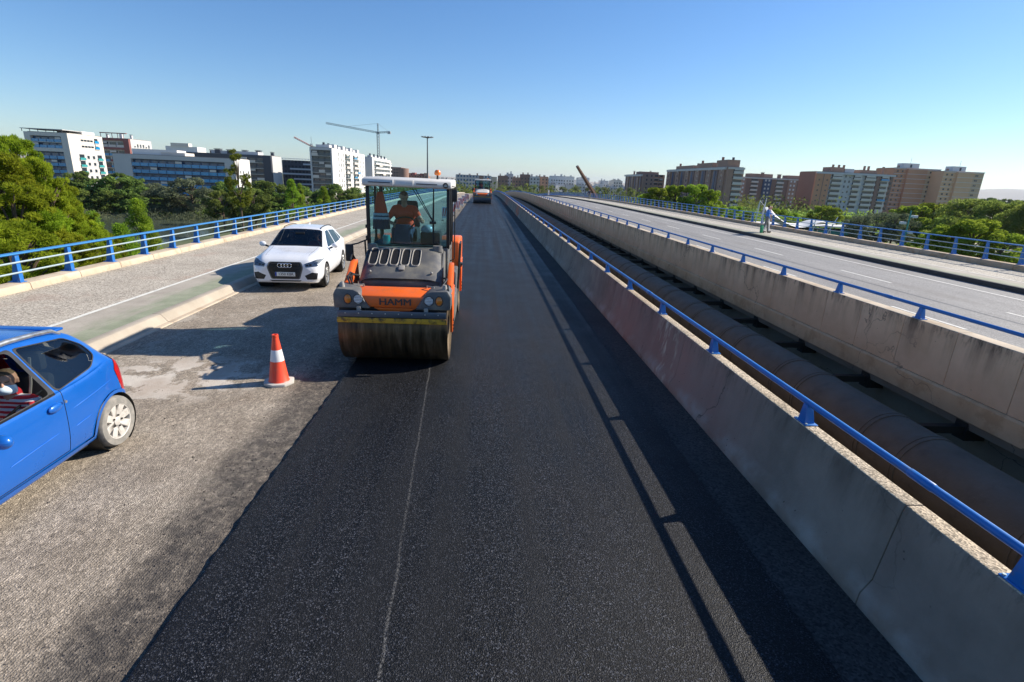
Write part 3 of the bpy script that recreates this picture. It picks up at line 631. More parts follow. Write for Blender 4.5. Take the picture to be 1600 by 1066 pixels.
    for s in (-1, 1):
        MB().prism([(.16, 1.10), (.22, 1.24), (.95, 1.68), (1.15, 1.70), (1.15, 1.10)], 'x', *sorted((s*.655, s*.70))).obj('hood_cheek', W['grey'], R, bevel=.02)
        MB().tube([(s*.585-.02, 1.02, 1.70), (s*.585-.02, 1.02, 1.80)], [.095, .085], 16).obj('filler_cap', W['grey'], R, smooth=True)
    if not far:
        for k in range(5):
            x = -.52 + k*.185
            # recessed slot: dark floor set into a raised pale rim
            pts = []
            for q in range(16):
                an = 2*math.pi*q/16; px = math.copysign(abs(math.cos(an))**.55, math.cos(an))*.064; pt = math.copysign(abs(math.sin(an))**.4, math.sin(an))*.27
                pts.append((x + px, .66 + pt))
            mb = MB(); nn = 16
            for sc, h in ((1.28, .004), (1.16, .022), (1.0, .016), (.93, -.03)):
                cxx = x; mb.v += [hp(cxx + (p[0]-cxx)*sc, .66 + (p[1]-.66)*(1+(sc-1)*.4), h) for p in pts]
            mb.f = [(r*nn+i, r*nn+(i+1) % nn, (r+1)*nn+(i+1) % nn, (r+1)*nn+i) for r in range(3) for i in range(nn)]; mb.m = [0]*len(mb.f)
            sl = mb.obj('slot_rim', W['greyrim'], hood, smooth=True)
            MB().add([hp(x + (p[0]-x)*1.1, .66 + (p[1]-.66)*1.03, .0055) for p in pts], [tuple(range(nn))]).obj('slot_opening', W['black'], hood)
        MB().hexa([hp(-.05, .22, .004), hp(.05, .22, .004), hp(.05, .36, .004), hp(-.05, .36, .004)], [hp(-.05, .22, .03), hp(.05, .22, .03), hp(.05, .36, .03), hp(-.05, .36, .03)]).obj('latch', W['greyrim'], hood, bevel=.008)
        for x in (-.52, .52):
            p = Vector(hp(x, .16, .01)); MB().ball(p, .024, 10).obj('hood_bolt', W['greyrim'], hood, smooth=True)
    # orange chassis sides, steps, articulated middle
    for s in (-1, 1):
        x0, x1 = sorted((s*.70, s*.90))
        MB().prism([(.10, 1.02), (-.02, 1.28), (.24, 1.42), (.46, 1.55), (.70, 1.56), (.74, 1.30), (.55, 1.02)], 'x', *sorted((s*.80, s*.885))).obj('fender_arm', W['orange'], R, bevel=.015)
        MB().box(x0, x1, .75, 1.55, .45, .95).obj('tank', W['grey'], R, bevel=.03)
        MB().box(*sorted((s*.62, s*.88)), 1.55, 2.3, .40, 1.25).obj('step_box', W['grey'], R, bevel=.03)
        MB().prism([(2.55, .95), (2.55, 1.72), (2.72, 1.80), (4.05, 1.70), (4.18, 1.45), (4.18, 1.02), (3.9, .95)], 'x', *sorted((s*.45, s*.89))).obj('rear_cover', W['orange'], R, bevel=.04)
        MB().tube([(s*.90, 1.9, .85), (s*.93, 1.9, 1.75), (s*.93, 2.35, 1.75), (s*.90, 2.35, .95)], .018, 8).obj('grab_handle', W['black'], R, smooth=True)
    MB().box(-.60, .60, .6, 4.0, .55, 1.25).obj('chassis', W['grey'], R, bevel=.03)
    MB().prism([(2.55, 1.2), (2.55, 1.70), (4.1, 1.62), (4.2, 1.3), (4.1, 1.2)], 'x', -.45, .45).obj('rear_hood', hoodmat, R, bevel=.04)
    # cab
    cy0, cy1, zf, zt = 1.26, 2.50, 1.74, 2.80
    xb, xt_ = .70, .70
    MB().box(-.72, .74, cy0-.02, cy1, 1.20, 1.735).obj('cab_base', W['grey'], R, bevel=.02)
    frame = []
    for (x, y, r_) in ((-.715, cy0, .03), (.735, cy0+.03, .03), (-.70, cy1, .035), (.72, cy1, .035), (.735, 1.95, .022), (-.715, 1.95, .022)):
        MB().box(x-r_, x+r_, y-r_, y+r_, 1.72, zt).obj('cab_post', W['black'], R, bevel=.008)
    for nm, pts in (('front_pane', [(-.69, cy0-.015, 1.745), (.46, cy0-.015, 1.745), (.46, cy0-.015, zt), (-.69, cy0-.015, zt)]),
                    ('corner_pane', [(.485, cy0-.01, 1.745), (.715, cy0+.02, 1.745), (.715, cy0+.02, zt), (.485, cy0-.01, zt)]),
                    ('side_pane', [(.737, cy0+.07, 1.35), (.737, cy1-.05, 1.35), (.737, cy1-.05, zt), (.737, cy0+.07, zt)]),
                    ('side_pane', [(-.717, cy0+.05, 1.35), (-.717, cy1-.05, 1.35), (-.717, cy1-.05, zt), (-.717, cy0+.05, zt)]),
                    ('rear_pane', [(-.66, cy1+.01, 1.75), (.68, cy1+.01, 1.75), (.68, cy1+.01, zt), (-.66, cy1+.01, zt)])):
        MB().add(pts, [(0, 1, 2, 3)]).obj(nm, W['cabglass'], R)
    MB().box(.462, .483, cy0-.02, cy0-.006, 1.74, zt).obj('pane_seal', W['darksteel'], R)
    roof = MB().prism([(cy0-.16, 2.80), (cy0-.19, 2.84), (cy0-.15, 2.93), (cy0+.05, 2.955), (cy1, 2.965), (cy1+.14, 2.92), (cy1+.14, 2.80)], 'x', -.775, .80).obj('roof', W['cabwhite'], R, bevel=.03)
    for x0, x1 in ((-.66, -.28), (.18, .55)): MB().box(x0, x1, cy0-.196, cy0-.17, 2.862, 2.876).obj('roof_recess', W['navy'], roof)
    for x in (-.23, .12): MB().box(x-.004, x+.004, cy0-.196, cy0-.16, 2.815, 2.93).obj('roof_seam', W['conewhite'], roof)
    if not far:
        MB().lathe([(.038, -.02), (.048, -.012), (.038, -.004), (.028, -.006), (.028, -.02)], 'y', (.70, cy0-.175, 2.86), 16).obj('roof_ring', W['black'], roof, smooth=True)
    bc = MB().tube([(.50, 1.75, 2.95), (.50, 1.75, 3.03)], [.022, .018], 10).obj('beacon_stem', W['black'], R, smooth=True)
    MB().lathe([(.0, .10), (.035, .095), (.058, .065), (.062, .03), (.048, .0), (.0, .0)], 'z', (.50, 1.75, 3.03), 18).obj('beacon', W['amberglass'], R, smooth=True)
    # mirrors, rails, wipers
    MB().tube([(-.73, cy0, 1.85), (-.86, cy0-.28, 1.80), (-.97, cy0-.42, 1.78)], .014, 8).obj('mirror_arm', W['black'], R, smooth=True)
    MB().box(-1.04, -.90, cy0-.47, cy0-.42, 1.50, 1.80).obj('mirror', W['black'], R, bevel=.02)
    MB().tube([(.77, cy0-.02, 2.86), (.86, cy0-.04, 2.84), (.86, cy0-.04, 1.55), (.78, cy0, 1.50)], .011, 8).obj('mirror_arm', W['black'], R, smooth=True)
    MB().box(.80, .90, cy0-.06, cy0-.02, 2.58, 2.80).obj('mirror', W['black'], R, bevel=.015)
    if not far:
        for dx in (0, .05): MB().tube([(.10+dx, cy0-.035, 2.78), (.44+dx*.3, cy0-.04, 2.24), (.45, cy0-.035, 2.2)], .008, 6).obj('wiper_arm', W['black'], R, smooth=True)
        MB().box(.40, .52, cy0-.06, cy0-.02, 2.17, 2.22).obj('wiper_motor', W['black'], R, bevel=.01)
        MB().tube([(.47, cy0-.03, 2.75), (.455, cy0-.03, 2.25), (.46, cy0-.03, 1.80)], .007, 6).obj('wiper_arm', W['black'], R, smooth=True)
        for z in (2.05, 1.85): MB().box(-.775, -.735, cy0+.0, cy0+.06, z, z+.06).obj('hinge', W['black'], R, bevel=.006)
        MB().tube([(.90, 2.35, 1.30), (.94, 2.45, 1.28), (.92, 2.6, 1.2)], .03, 8).obj('hose', W['black'], R, smooth=True)
    if not far:
        for k, (xa, xb_) in enumerate(((-.74, -.80), (-.70, -.76), (.74, .80))):
            MB().tube([(xa, .30, 1.34), (xb_, .12, 1.42-.03*k), (xb_, -.08, 1.38), (xa*.98, -.22, 1.28)], .018, 8).obj('hose', W['black'], R, smooth=True)
        for sx_ in (-1, 1):
            MB().tube([(sx_*.62, -.36, 1.22), (sx_*.62, -.32, 1.30), (sx_*.50, -.28, 1.31), (sx_*.50, -.22, 1.25)], .010, 6).obj('lifting_eye', W['greyrim'], R, smooth=True)
        MB().box(-.80, -.70, -.16, .3, 1.13, 1.20).obj('valve_block', W['greyrim'], R, bevel=.01)
        MB().tube([(-.84, .95, 1.0), (-.90, .95, 1.5), (-.90, .70, 1.66), (-.86, .4, 1.58)], .016, 8).obj('handrail', W['black'], R, smooth=True)
    # cab interior
    MB().box(-.68, .70, cy0+.02, cy1-.05, 1.738, 1.76).obj('cab_floor', W['interior'], R)
    seat = MB().box(-.42, .10, 1.90, 2.38, 1.76, 2.02).obj('seat', W['seat'], R, bevel=.05)
    MB().hexa([(-.42, 2.30, 2.0), (.10, 2.30, 2.0), (.10, 2.42, 2.0), (-.42, 2.42, 2.0)], [(-.36, 2.38, 2.52), (.04, 2.38, 2.52), (.04, 2.48, 2.52), (-.36, 2.48, 2.52)]).obj('seat_back', W['seat'], seat, bevel=.04)
    MB().hexa([(-.30, 1.42, 1.76), (.04, 1.42, 1.76), (.04, 1.66, 1.76), (-.30, 1.66, 1.76)], [(-.27, 1.52, 2.13), (.02, 1.52, 2.13), (.02, 1.72, 2.05), (-.27, 1.72, 2.05)]).obj('dashboard', W['navy'], R, bevel=.03)
    st = [(-.13 + .19*math.cos(q), 1.74 + .14*math.sin(q), 2.14 + .09*math.sin(q)) for q in [k*math.pi/10 for k in range(21)]]
    MB().tube(st, .014, 8).obj('steering_wheel', W['black'], R, smooth=True)
    MB().box(.20, .58, 1.45, 1.85, 1.76, 2.0).obj('side_console', W['interior'], R, bevel=.04)
    if not far:
        MB().ball((.32, 1.55, 2.03), (.12, .10, .10), 12).obj('bundle', mat('plastic_bundle', (.30, .36, .40), .3, 0, .5, 25), R, smooth=True)
        MB().tube([(-.42, 1.42, 1.76), (-.42, 1.42, 1.92)], .07, 12).obj('canister', W['balgreen'], R, smooth=True)
    return R
RX, RY = -1.385, 8.75
roller((RX, RY, 0), 1.0, 'large orange and dark grey tandem road roller in the foreground, operator in its white-roofed cab', W['grey'], False)
roller((-.22, 70.6, 0), 1.32, 'distant wide orange road roller with pale hood on the fresh asphalt', W['cabwhite'], True)

# ================================================================ PEOPLE
def seg_d(P, a, b, r0, r1):
    a = np.array(a); b = np.array(b); d = b - a; L2 = max(1e-9, d.dot(d)); t = np.clip((P - a) @ d / L2, 0, 1)
    return np.linalg.norm(P - (a + t[:, None]*d), axis=1) - (r0 + (r1-r0)*t)
def capsule(bm, a, b, r0, r1):
    a = Vector(a); b = Vector(b); d = b - a
    for p, r in ((a, r0), (b, r1)): bmesh.ops.create_icosphere(bm, subdivisions=2, radius=r, matrix=Matrix.Translation(p))
    if d.length > 1e-4: bmesh.ops.create_cone(bm, cap_ends=True, segments=14, radius1=r0, radius2=r1, depth=d.length, matrix=Matrix.Translation((a+b)/2) @ d.to_track_quat('Z', 'Y').to_matrix().to_4x4())
def hand(B, wr, dirv, palm, thumb, reg='skin'):
    # palm, four bent fingers of unequal length and a thumb leaving the side of the palm
    wr = Vector(wr); d = Vector(dirv).normalized(); n = Vector(palm).normalized(); s = Vector(thumb).normalized()
    for k in range(4):
        o = s*(.028-.019*k); kn = wr + d*.085 + o; ln = (.072, .082, .076, .058)[k]
        B.append((wr + d*.02 + o*.7, .014, kn, .0125, reg)); mid = kn + (d*.75 + n*.65).normalized()*ln*.55; B.append((kn, .0105, mid, .0095, reg)); B.append((mid, .0095, mid + (d*.2 + n).normalized()*ln*.5, .008, reg))
    t0 = wr + d*.03 + s*.03; t1 = t0 + (d*.6 + s*.7 + n*.3).normalized()*.045; B.append((t0, .014, t1, .012, reg)); B.append((t1, .012, t1 + (d*.8 + n*.6).normalized()*.035, .010, reg))
def head(B, c, yaw=0, tilt=0, s=1.0):
    # head facing -Y before yaw: skull, jaw, nose, brow, ears, eyes sockets
    M_ = Matrix.Translation(c) @ Matrix.Rotation(yaw, 4, 'Z') @ Matrix.Rotation(tilt, 4, 'X')
    f = lambda x, y, z: tuple(M_ @ Vector((x*s, y*s, z*s)))
    B.append((f(0, .015, .03), .088*s, f(0, -.012, .03), .082*s, 'head')); B.append((f(0, -.02, .0), .072*s, f(0, -.035, -.055), .052*s, 'head')); B.append((f(0, -.05, -.075), .034*s, f(0, -.06, -.085), .028*s, 'head'))
    B.append((f(0, -.088, .022), .011*s, f(0, -.108, -.02), .016*s, 'head'))
    for q in (-1, 1):
        B.append((f(q*.012, -.086, .035), .016*s, f(q*.045, -.074, .036), .014*s, 'head')); B.append((f(q*.082, .0, .02), .015*s, f(q*.084, .008, -.02), .012*s, 'head')); B.append((f(q*.04, -.065, -.02), .022*s, f(q*.05, -.045, -.03), .024*s, 'head'))
    B.append((f(-.02, -.085, -.048), .010*s, f(.02, -.085, -.048), .010*s, 'head'))
    return M_
def person(name, label, loc, rz, B, mats, voxel, hairfn=None, M_=None, extras=()):
    bm = bmesh.new()
    for a, r0, b, r1, reg in B: capsule(bm, a, b, r0, r1)
    me = bpy.data.meshes.new('body'); bm.to_mesh(me); bm.free()
    t = bpy.data.objects.new('body', me); C.objects.link(t)
    md = t.modifiers.new('r', 'REMESH'); md.mode = 'VOXEL'; md.voxel_size = voxel
    ms = t.modifiers.new('s', 'SMOOTH'); ms.factor = .5; ms.iterations = 2
    me2 = bpy.data.meshes.new_from_object(t.evaluated_get(bpy.context.evaluated_depsgraph_get())); me2.name = 'body'
    bpy.data.objects.remove(t); bpy.data.meshes.remove(me)
    regs = list(mats.keys()); me2.materials.clear()
    for r in regs: me2.materials.append(mats[r])
    n = len(me2.polygons); P = np.empty(n*3); me2.polygons.foreach_get('center', P); P = P.reshape(-1, 3)
    D = np.stack([seg_d(P, a, b, r0, r1) for a, r0, b, r1, reg in B]); best = D.argmin(0)
    lut = np.array([regs.index(reg if reg in mats else 'skin') for *_, reg in B]); idx = lut[best].astype(np.int32)
    if hairfn and M_ is not None:
        inv = np.array(M_.inverted()); Q = P @ inv[:3, :3].T + inv[:3, 3]; hd = np.array([reg == 'head' for *_, reg in B])[best]
        idx[hd & hairfn(Q)] = regs.index('hair')
        eye = hd & (((np.abs(np.abs(Q[:, 0])-.032) < .014) & (np.abs(Q[:, 2]-.012) < .007) & (Q[:, 1] < -.05))); idx[eye] = regs.index('hair')
        lip = hd & (np.abs(Q[:, 0]) < .024) & (np.abs(Q[:, 2]+.048) < .006) & (Q[:, 1] < -.06)
        if 'lip' in regs: idx[lip] = regs.index('lip')
    me2.polygons.foreach_set('material_index', idx); me2.shade_smooth()
    o = empty(name, loc, rz, label, 'person'); inst('body', me2, o)
    for nm, me_, m_ in extras:
        e = inst(nm, me_, o)
    return o
short_hair = lambda Q: (Q[:, 2] > .075) | ((Q[:, 1] > .0) & (Q[:, 2] > .0)) | ((Q[:, 1] > .05) & (Q[:, 2] > -.05))
def upper(lean=0., arms=None, sh=.185, top='shirt', sleeve=.6, head_yaw=0, tilt=0, sleeves_to_wrist=False, car_seat=False):
    # seated upper body, hips at origin, facing -Y
    f = lambda x, y, z: (x, y - lean*z, z)
    B = [(f(-.09, 0, .06), .115, f(.09, 0, .06), .115, 'trousers'), (f(-.06, .02, .18), .125, f(.06, .02, .18), .125, top), (f(-.10, .02, .36), .115, f(.10, .02, .36), .115, top),
         (f(-.15, .02, .48), .075, f(.15, .02, .48), .075, top), (f(0, .02, .52), .062, f(0, 0, .62), .052, 'skin')]
    for s in (-1, 1):
        if car_seat: B += [(f(s*.10, 0, .06), .10, (s*.15, -.40, .17), .072, 'trousers'), ((s*.15, -.40, .17), .068, (s*.13, -.76, .0), .045, 'trousers'), ((s*.13, -.78, -.01), .042, (s*.13, -.88, .09), .036, 'hair')]
        else: B.append((f(s*.10, 0, .06), .10, (s*.14, -.42, .10), .072, 'trousers')); B.append(((s*.14, -.42, .10), .068, (s*.14, -.46, -.30), .045, 'trousers')); B.append(((s*.14, -.46, -.33), .042, (s*.15, -.60, -.36), .036, 'hair'))
        el, wr = arms[0 if s < 0 else 1]; shp = Vector(f(s*sh, .02, .48)); el = Vector(el); wr = Vector(wr); m = shp.lerp(el, sleeve)
        B.append((shp, .068, m, .056, top)); B.append((m, .052, el, .045, top if sleeve >= 1 or sleeves_to_wrist else 'skin')); B.append((el, .044, wr, .031, top if sleeves_to_wrist else 'skin'))
        hand(B, wr, (wr - el), (0, -.2, -1), (-s, 0, 0))
    return B, Vector(f(0, -.01, .70))
def lipmat(): return mat('lips', (.42, .15, .12), .5)
W['lip'] = lipmat()
# roller operator (seated, leaning to the console)
B, hc = upper(.26, arms=[((-.34, -.16, .24), (-.20, -.38, .22)), ((.33, -.20, .28), (.38, -.46, .30))], sleeve=.62)
M_ = head(B, hc, .35, .5)
person('person', 'roller operator in an orange shirt bent over the controls inside the near cab', (RX-.16, RY+2.10, 1.90), 0, B, dict(shirt=W['orangeshirt'], trousers=W['navy'], skin=W['skin'], head=W['skin'], hair=W['hair'], lip=W['lip']), .012, short_hair, M_)
B, hc = upper(.1, arms=[((-.30, -.14, .24), (-.12, -.36, .22)), ((.30, -.14, .24), (.12, -.36, .22))], sleeve=.62)
M_ = head(B, hc)
person('person', 'dark silhouette of the operator in the cab of the distant roller', (-.22-.2, 72.7, 1.92), 0, B, dict(shirt=W['navy'], trousers=W['navy'], skin=W['skin'], head=W['skin'], hair=W['hair']), .02, short_hair, M_)
# hi-vis jacket hanging in the cab
jk = empty('work_jacket', (RX-.56, RY+1.62, 2.05), label='orange and navy work jacket with silver tape hanging inside the roller cab', cat='jacket')
def cloth(z0, z1, w0, w1, seed):
    mb = MB(); rr = random.Random(seed); ph = [rr.random()*6 for _ in range(3)]; nu, nv = 28, 10
    for j in range(nv+1):
        t = j/nv; z = z0 + (z1-z0)*t; wd = w0 + (w1-w0)*t
        for i in range(nu):
            q = 2*math.pi*i/nu; k = 1 + .16*math.sin(5*q+ph[0]) + .08*math.sin(9*q+ph[1]+3*t)
            mb.v.append((wd*math.cos(q)*k, .5*wd*math.sin(q)*k, z))
    mb.f = [(j*nu+i, j*nu+(i+1) % nu, (j+1)*nu+(i+1) % nu, (j+1)*nu+i) for j in range(nv) for i in range(nu)]; mb.m = [0]*len(mb.f); return mb
cloth(.26, .64, .115, .05, 1).obj('yoke', W['orangeshirt'], jk, smooth=True)
cloth(-.04, .262, .15, .116, 1).obj('skirt', W['navy'], jk, smooth=True)
for z in (.14, .21): cloth(z, z+.045, .143-.1*(z-.1), .137-.1*(z-.1), 1).obj('tape', W['reflect'], jk, smooth=True)
MB().tube([(0, 0, .62), (0, 0, .72)], .008, 6).obj('hook', W['black'], jk)

# ================================================================ CARS (front at local y = 0, pointing to -Y)
def pchip(xs, ys_, x):
    # monotone-ish cubic through keys
    n = len(xs)
    if x <= xs[0]: return ys_[0]
    if x >= xs[-1]: return ys_[-1]
    i = max(k for k in range(n-1) if xs[k] <= x)
    d = [(ys_[k+1]-ys_[k])/(xs[k+1]-xs[k]) for k in range(n-1)]
    def m(k):
        if k == 0: return d[0]
        if k == n-1: return d[-1]
        if d[k-1]*d[k] <= 0: return 0
        return 2*d[k-1]*d[k]/(d[k-1]+d[k])
    h = xs[i+1]-xs[i]; t = (x-xs[i])/h; a, b = m(i), m(i+1)
    return (2*t**3-3*t**2+1)*ys_[i] + (t**3-2*t**2+t)*h*a + (-2*t**3+3*t**2)*ys_[i+1] + (t**3-t**2)*h*b
def catmull(P, sub):
    out = []
    for i in range(len(P)-1):
        p0, p1, p2, p3 = P[max(i-1, 0)], P[i], P[i+1], P[min(i+2, len(P)-1)]
        for k in range(sub):
            t = k/sub
            out.append(tuple(.5*((2*b) + (-a+c)*t + (2*a-5*b+4*c-d)*t*t + (-a+3*b-3*c+d)*t**3) for a, b, c, d in zip(p0, p1, p2, p3)))
    out.append(tuple(P[-1])); return out
def car_bm(keys, step=.045, crease=True):
    ls = [k[0] for k in keys]; cols = list(zip(*keys)); L_ = ls[-1]
    st = sorted(set([round(x, 4) for x in ls] + [i*step for i in range(int(L_/step)+1)] + [.015, .03, L_-.015, L_-.03])); st = [s for i, s in enumerate(st) if i == 0 or s - st[i-1] > .006]
    rows = []
    for l_ in st:
        zb, zs, zt, wb, ws, wt = [pchip(ls, cols[k], l_) for k in range(1, 7)]
        h = zt - zs
        half = [(0, zb), (wb*.6, zb), (wb*.93, zb+.005), (wb, zb+.05), (ws*.995, zb+(zs-zb)*.30), (ws*1.0, zb+(zs-zb)*.58), (ws*.985, zs-.085), (ws*.965, zs-.02), (ws*.945, zs),
                (wt+(ws*.94-wt)*.48, zs+h*.50), (wt+(ws*.94-wt)*.13, zs+h*.82), (wt*.90, zs+h*.945), (wt*.62, zt-.012*min(1, h*4)), (wt*.3, zt-.003), (0, zt)]
        half = catmull(half, 3); rows.append([(x, l_, z) for x, z in half] + [(-x, l_, z) for x, z in reversed(half[1:-1])])
    n = len(rows[0]); bm = bmesh.new()
    V_ = [[bm.verts.new(p) for p in r] for r in rows]
    for i in range(len(rows)-1):
        for k in range(n): bm.faces.new((V_[i][k], V_[i][(k+1) % n], V_[i+1][(k+1) % n], V_[i+1][k]))
    bm.faces.new(V_[0][::-1]); bm.faces.new(V_[-1])
    bmesh.ops.remove_doubles(bm, verts=bm.verts, dist=1e-4); bmesh.ops.recalc_face_normals(bm, faces=bm.faces); set_ref(bm); return bm
from mathutils.bvhtree import BVHTree
REF = {}
def set_ref(bm):
    bm.faces.ensure_lookup_table(); bm.normal_update(); REF['t'] = BVHTree.FromBMesh(bm); REF['f'] = [[(v.co.copy(), v.normal.copy()) for v in f.verts] for f in bm.faces]
def ref_normal(co):
    p, fn, i, d = REF['t'].find_nearest(co)
    if len(REF['f'][i]) > 4: return fn
    s_ = Vector((0, 0, 0))
    for c, n_ in REF['f'][i]: s_ += n_ / ((c-p).length + 1e-3)**2
    return s_.normalized()
def surf_z(x, y):
    p = REF['t'].ray_cast(Vector((x, y, 5)), Vector((0, 0, -1)))[0]; return p.z
def ring(bm, outer, inner, ax, filt):
    cut(bm, outer, ax, filt); inn = cut(bm, inner, ax, filt); s_ = set(inn); return [f for f in cut(bm, outer, ax, filt, False) if f not in s_], inn
def cut(bm, poly, ax, filt, split=True):
    """split faces along a convex polygon seen along the third axis; return the faces inside it"""
    i, j = ax; n = len(poly); A = sum(poly[k][0]*poly[(k+1) % n][1]-poly[(k+1) % n][0]*poly[k][1] for k in range(n))
    if A < 0: poly = poly[::-1]
    lo = (min(p[0] for p in poly), min(p[1] for p in poly)); hi = (max(p[0] for p in poly), max(p[1] for p in poly))
    def cand():
        fs = []
        for f in bm.faces:
            a = [v.co[i] for v in f.verts]; b = [v.co[j] for v in f.verts]
            if max(a) < lo[0] or min(a) > hi[0] or max(b) < lo[1] or min(b) > hi[1]: continue
            if filt(f.calc_center_median(), f.normal): fs.append(f)
        return fs
    for k in range(n if split else 0):
        p, q = poly[k], poly[(k+1) % n]; no = [0, 0, 0]; no[i] = q[1]-p[1]; no[j] = -(q[0]-p[0]); co = [0, 0, 0]; co[i], co[j] = p
        fs = cand(); g_ = set(fs)
        for f in fs: g_.update(f.edges); g_.update(f.verts)
        bmesh.ops.bisect_plane(bm, geom=list(g_), plane_co=co, plane_no=no, dist=1e-5)
    bm.normal_update(); res = []
    for f in cand():
        c = f.calc_center_median()
        if all((poly[(k+1) % n][0]-poly[k][0])*(c[j]-poly[k][1]) - (poly[(k+1) % n][1]-poly[k][1])*(c[i]-poly[k][0]) > -1e-6 for k in range(n)): res.append(f)
    return res
def extract(bm, faces, name, m_, parent, off=0.0, keep=False):
    idx = {}; mb = MB()
    for f in faces:
        ids = []
        for v in f.verts:
            if v not in idx: idx[v] = len(mb.v); mb.v.append(tuple(v.co + ref_normal(v.co)*off))
            ids.append(idx[v])
        mb.f.append(tuple(ids)); mb.m.append(0)
    o = None
    if name and mb.f:
        me = bpy.data.meshes.new(name); me.from_pydata(mb.v, [], mb.f); me.materials.append(m_); me.shade_smooth(); me.normals_split_custom_set_from_vertices([ref_normal(v.co) for v in me.vertices]); o = inst(name, me, parent)
    if not keep and faces: bmesh.ops.delete(bm, geom=list(faces), context='FACES')
    return o
def inset(poly, d):
    cx_ = sum(p[0] for p in poly)/len(poly); cy_ = sum(p[1] for p in poly)/len(poly)
    return [(p[0]+(cx_-p[0])*d, p[1]+(cy_-p[1])*d) for p in poly]
def round_poly(poly, r, k=3):
    out = []; n = len(poly)
    for i in range(n):
        p = Vector(poly[i]); a = (Vector(poly[i-1])-p); b = (Vector(poly[(i+1) % n])-p); rr = min(r, a.length*.45, b.length*.45)
        p0 = p + a.normalized()*rr; p1 = p + b.normalized()*rr
        for q in range(k+1):
            t = q/k; out.append(tuple(p0*(1-t)**2 + p*2*t*(1-t) + p1*t*t))
    return out
def strip(p, q, w):
    d = (Vector(q)-Vector(p)).normalized(); n_ = Vector((-d.y, d.x))*w/2
    return [tuple(Vector(p)+n_), tuple(Vector(p)-n_), tuple(Vector(q)-n_), tuple(Vector(q)+n_)]
def circle(c, r, n=28): return [(c[0]+r*math.cos(2*math.pi*k/n), c[1]+r*math.sin(2*math.pi*k/n)) for k in range(n)]
def wheel(parent, x, y, r, wd, side, spokes, tyre, alloy, style=0):
    wh = bpy.data.objects.new('wheel', None); wh.location = (x, y, r); link(wh, parent); s = side
    rr = r*.70
    MB().lathe([(rr*.98, -wd/2), (r*.93, -wd/2), (r*.985, -wd*.38), (r, -wd*.2), (r, wd*.2), (r*.985, wd*.38), (r*.93, wd/2), (rr*.99, wd/2), (rr*.96, wd*.4)], 'x', n=40).obj('tyre', W[tyre], wh, smooth=True)
    MB().lathe([(rr, s*wd*.5), (rr*.94, s*wd*.47), (rr*.90, s*wd*.28), (rr*.88, -s*wd*.3)], 'x', n=40).obj('rim', W[alloy], wh, smooth=True)
    MB().lathe([(rr*.9, s*wd*.02), (rr*.0, s*wd*.02)], 'x', n=24).obj('brake', W['darksteel'], wh)
    sp = MB()
    for k in range(spokes):
        a = 2*math.pi*(k+.3)/spokes
        for da in ((0,) if style == 0 else (-.13, .13)):
            c0 = Vector((0, math.cos(a), math.sin(a))); t0 = Vector((0, -math.sin(a), math.cos(a))); c1 = Vector((0, math.cos(a+da), math.sin(a+da))); t1 = Vector((0, -math.sin(a+da), math.cos(a+da)))
            w0, w1 = (rr*.15, rr*.21) if style == 0 else (rr*.08, rr*.07); xo = s*wd*.36; xi = s*wd*.22
            A_ = [c0*rr*.15 - t0*w0, c0*rr*.15 + t0*w0]; B_ = [c1*rr*.93 - t1*w1, c1*rr*.93 + t1*w1]; e = Vector((1, 0, 0))
            sp.hexa([A_[0]+e*xi, A_[1]+e*xi, B_[1]+e*xi, B_[0]+e*xi], [A_[0]+e*(xo-.004*s), A_[1]+e*(xo-.004*s), B_[1]+e*(xo+.02*s), B_[0]+e*(xo+.02*s)])
    sp.obj('spokes', W[alloy], wh, bevel=.006)
    MB().lathe([(rr*.24, s*wd*.2), (rr*.24, s*wd*.40), (rr*.17, s*wd*.43), (0, s*wd*.43)], 'x', n=20).obj('hub', W[alloy], wh, smooth=True)
    for k in range(5):
        a = 2*math.pi*k/5; MB().lathe([(.011, s*wd*.40), (.011, s*wd*.46), (0, s*wd*.46)], 'x', (0, rr*.33*math.cos(a), rr*.33*math.sin(a)), 8).obj('wheel_bolt', W['darksteel'], wh)
    return wh
def finish(bm, name, m_, parent):
    bmesh.ops.remove_doubles(bm, verts=bm.verts, dist=1e-5); me = bpy.data.meshes.new(name); bm.to_mesh(me); bm.free(); me.materials.append(m_); me.shade_smooth(); me.normals_split_custom_set_from_vertices([ref_normal(v.co) for v in me.vertices]); return inst(name, me, parent)
def cabin(car, L_, wdt, zf, y0, y1, ztop, seats):
    MB().box(-wdt, wdt, y0, y1, zf, zf+.06).obj('cabin_floor', W['interior'], car)
    for x, y in seats:
        s_ = MB().box(x-.25, x+.25, y-.25, y+.25, zf+.06, zf+.30).obj('seat', W['seat'], car, bevel=.05)
        MB().hexa([(x-.24, y+.18, zf+.26), (x+.24, y+.18, zf+.26), (x+.24, y+.32, zf+.26), (x-.24, y+.32, zf+.26)], [(x-.20, y+.36, zf+.84), (x+.20, y+.36, zf+.84), (x+.20, y+.46, zf+.84), (x-.20, y+.46, zf+.84)]).obj('seat_back', W['seat'], s_, bevel=.05)
        MB().box(x-.13, x+.13, y+.38, y+.48, zf+.86, zf+1.06).obj('headrest', W['seat'], s_, bevel=.04)

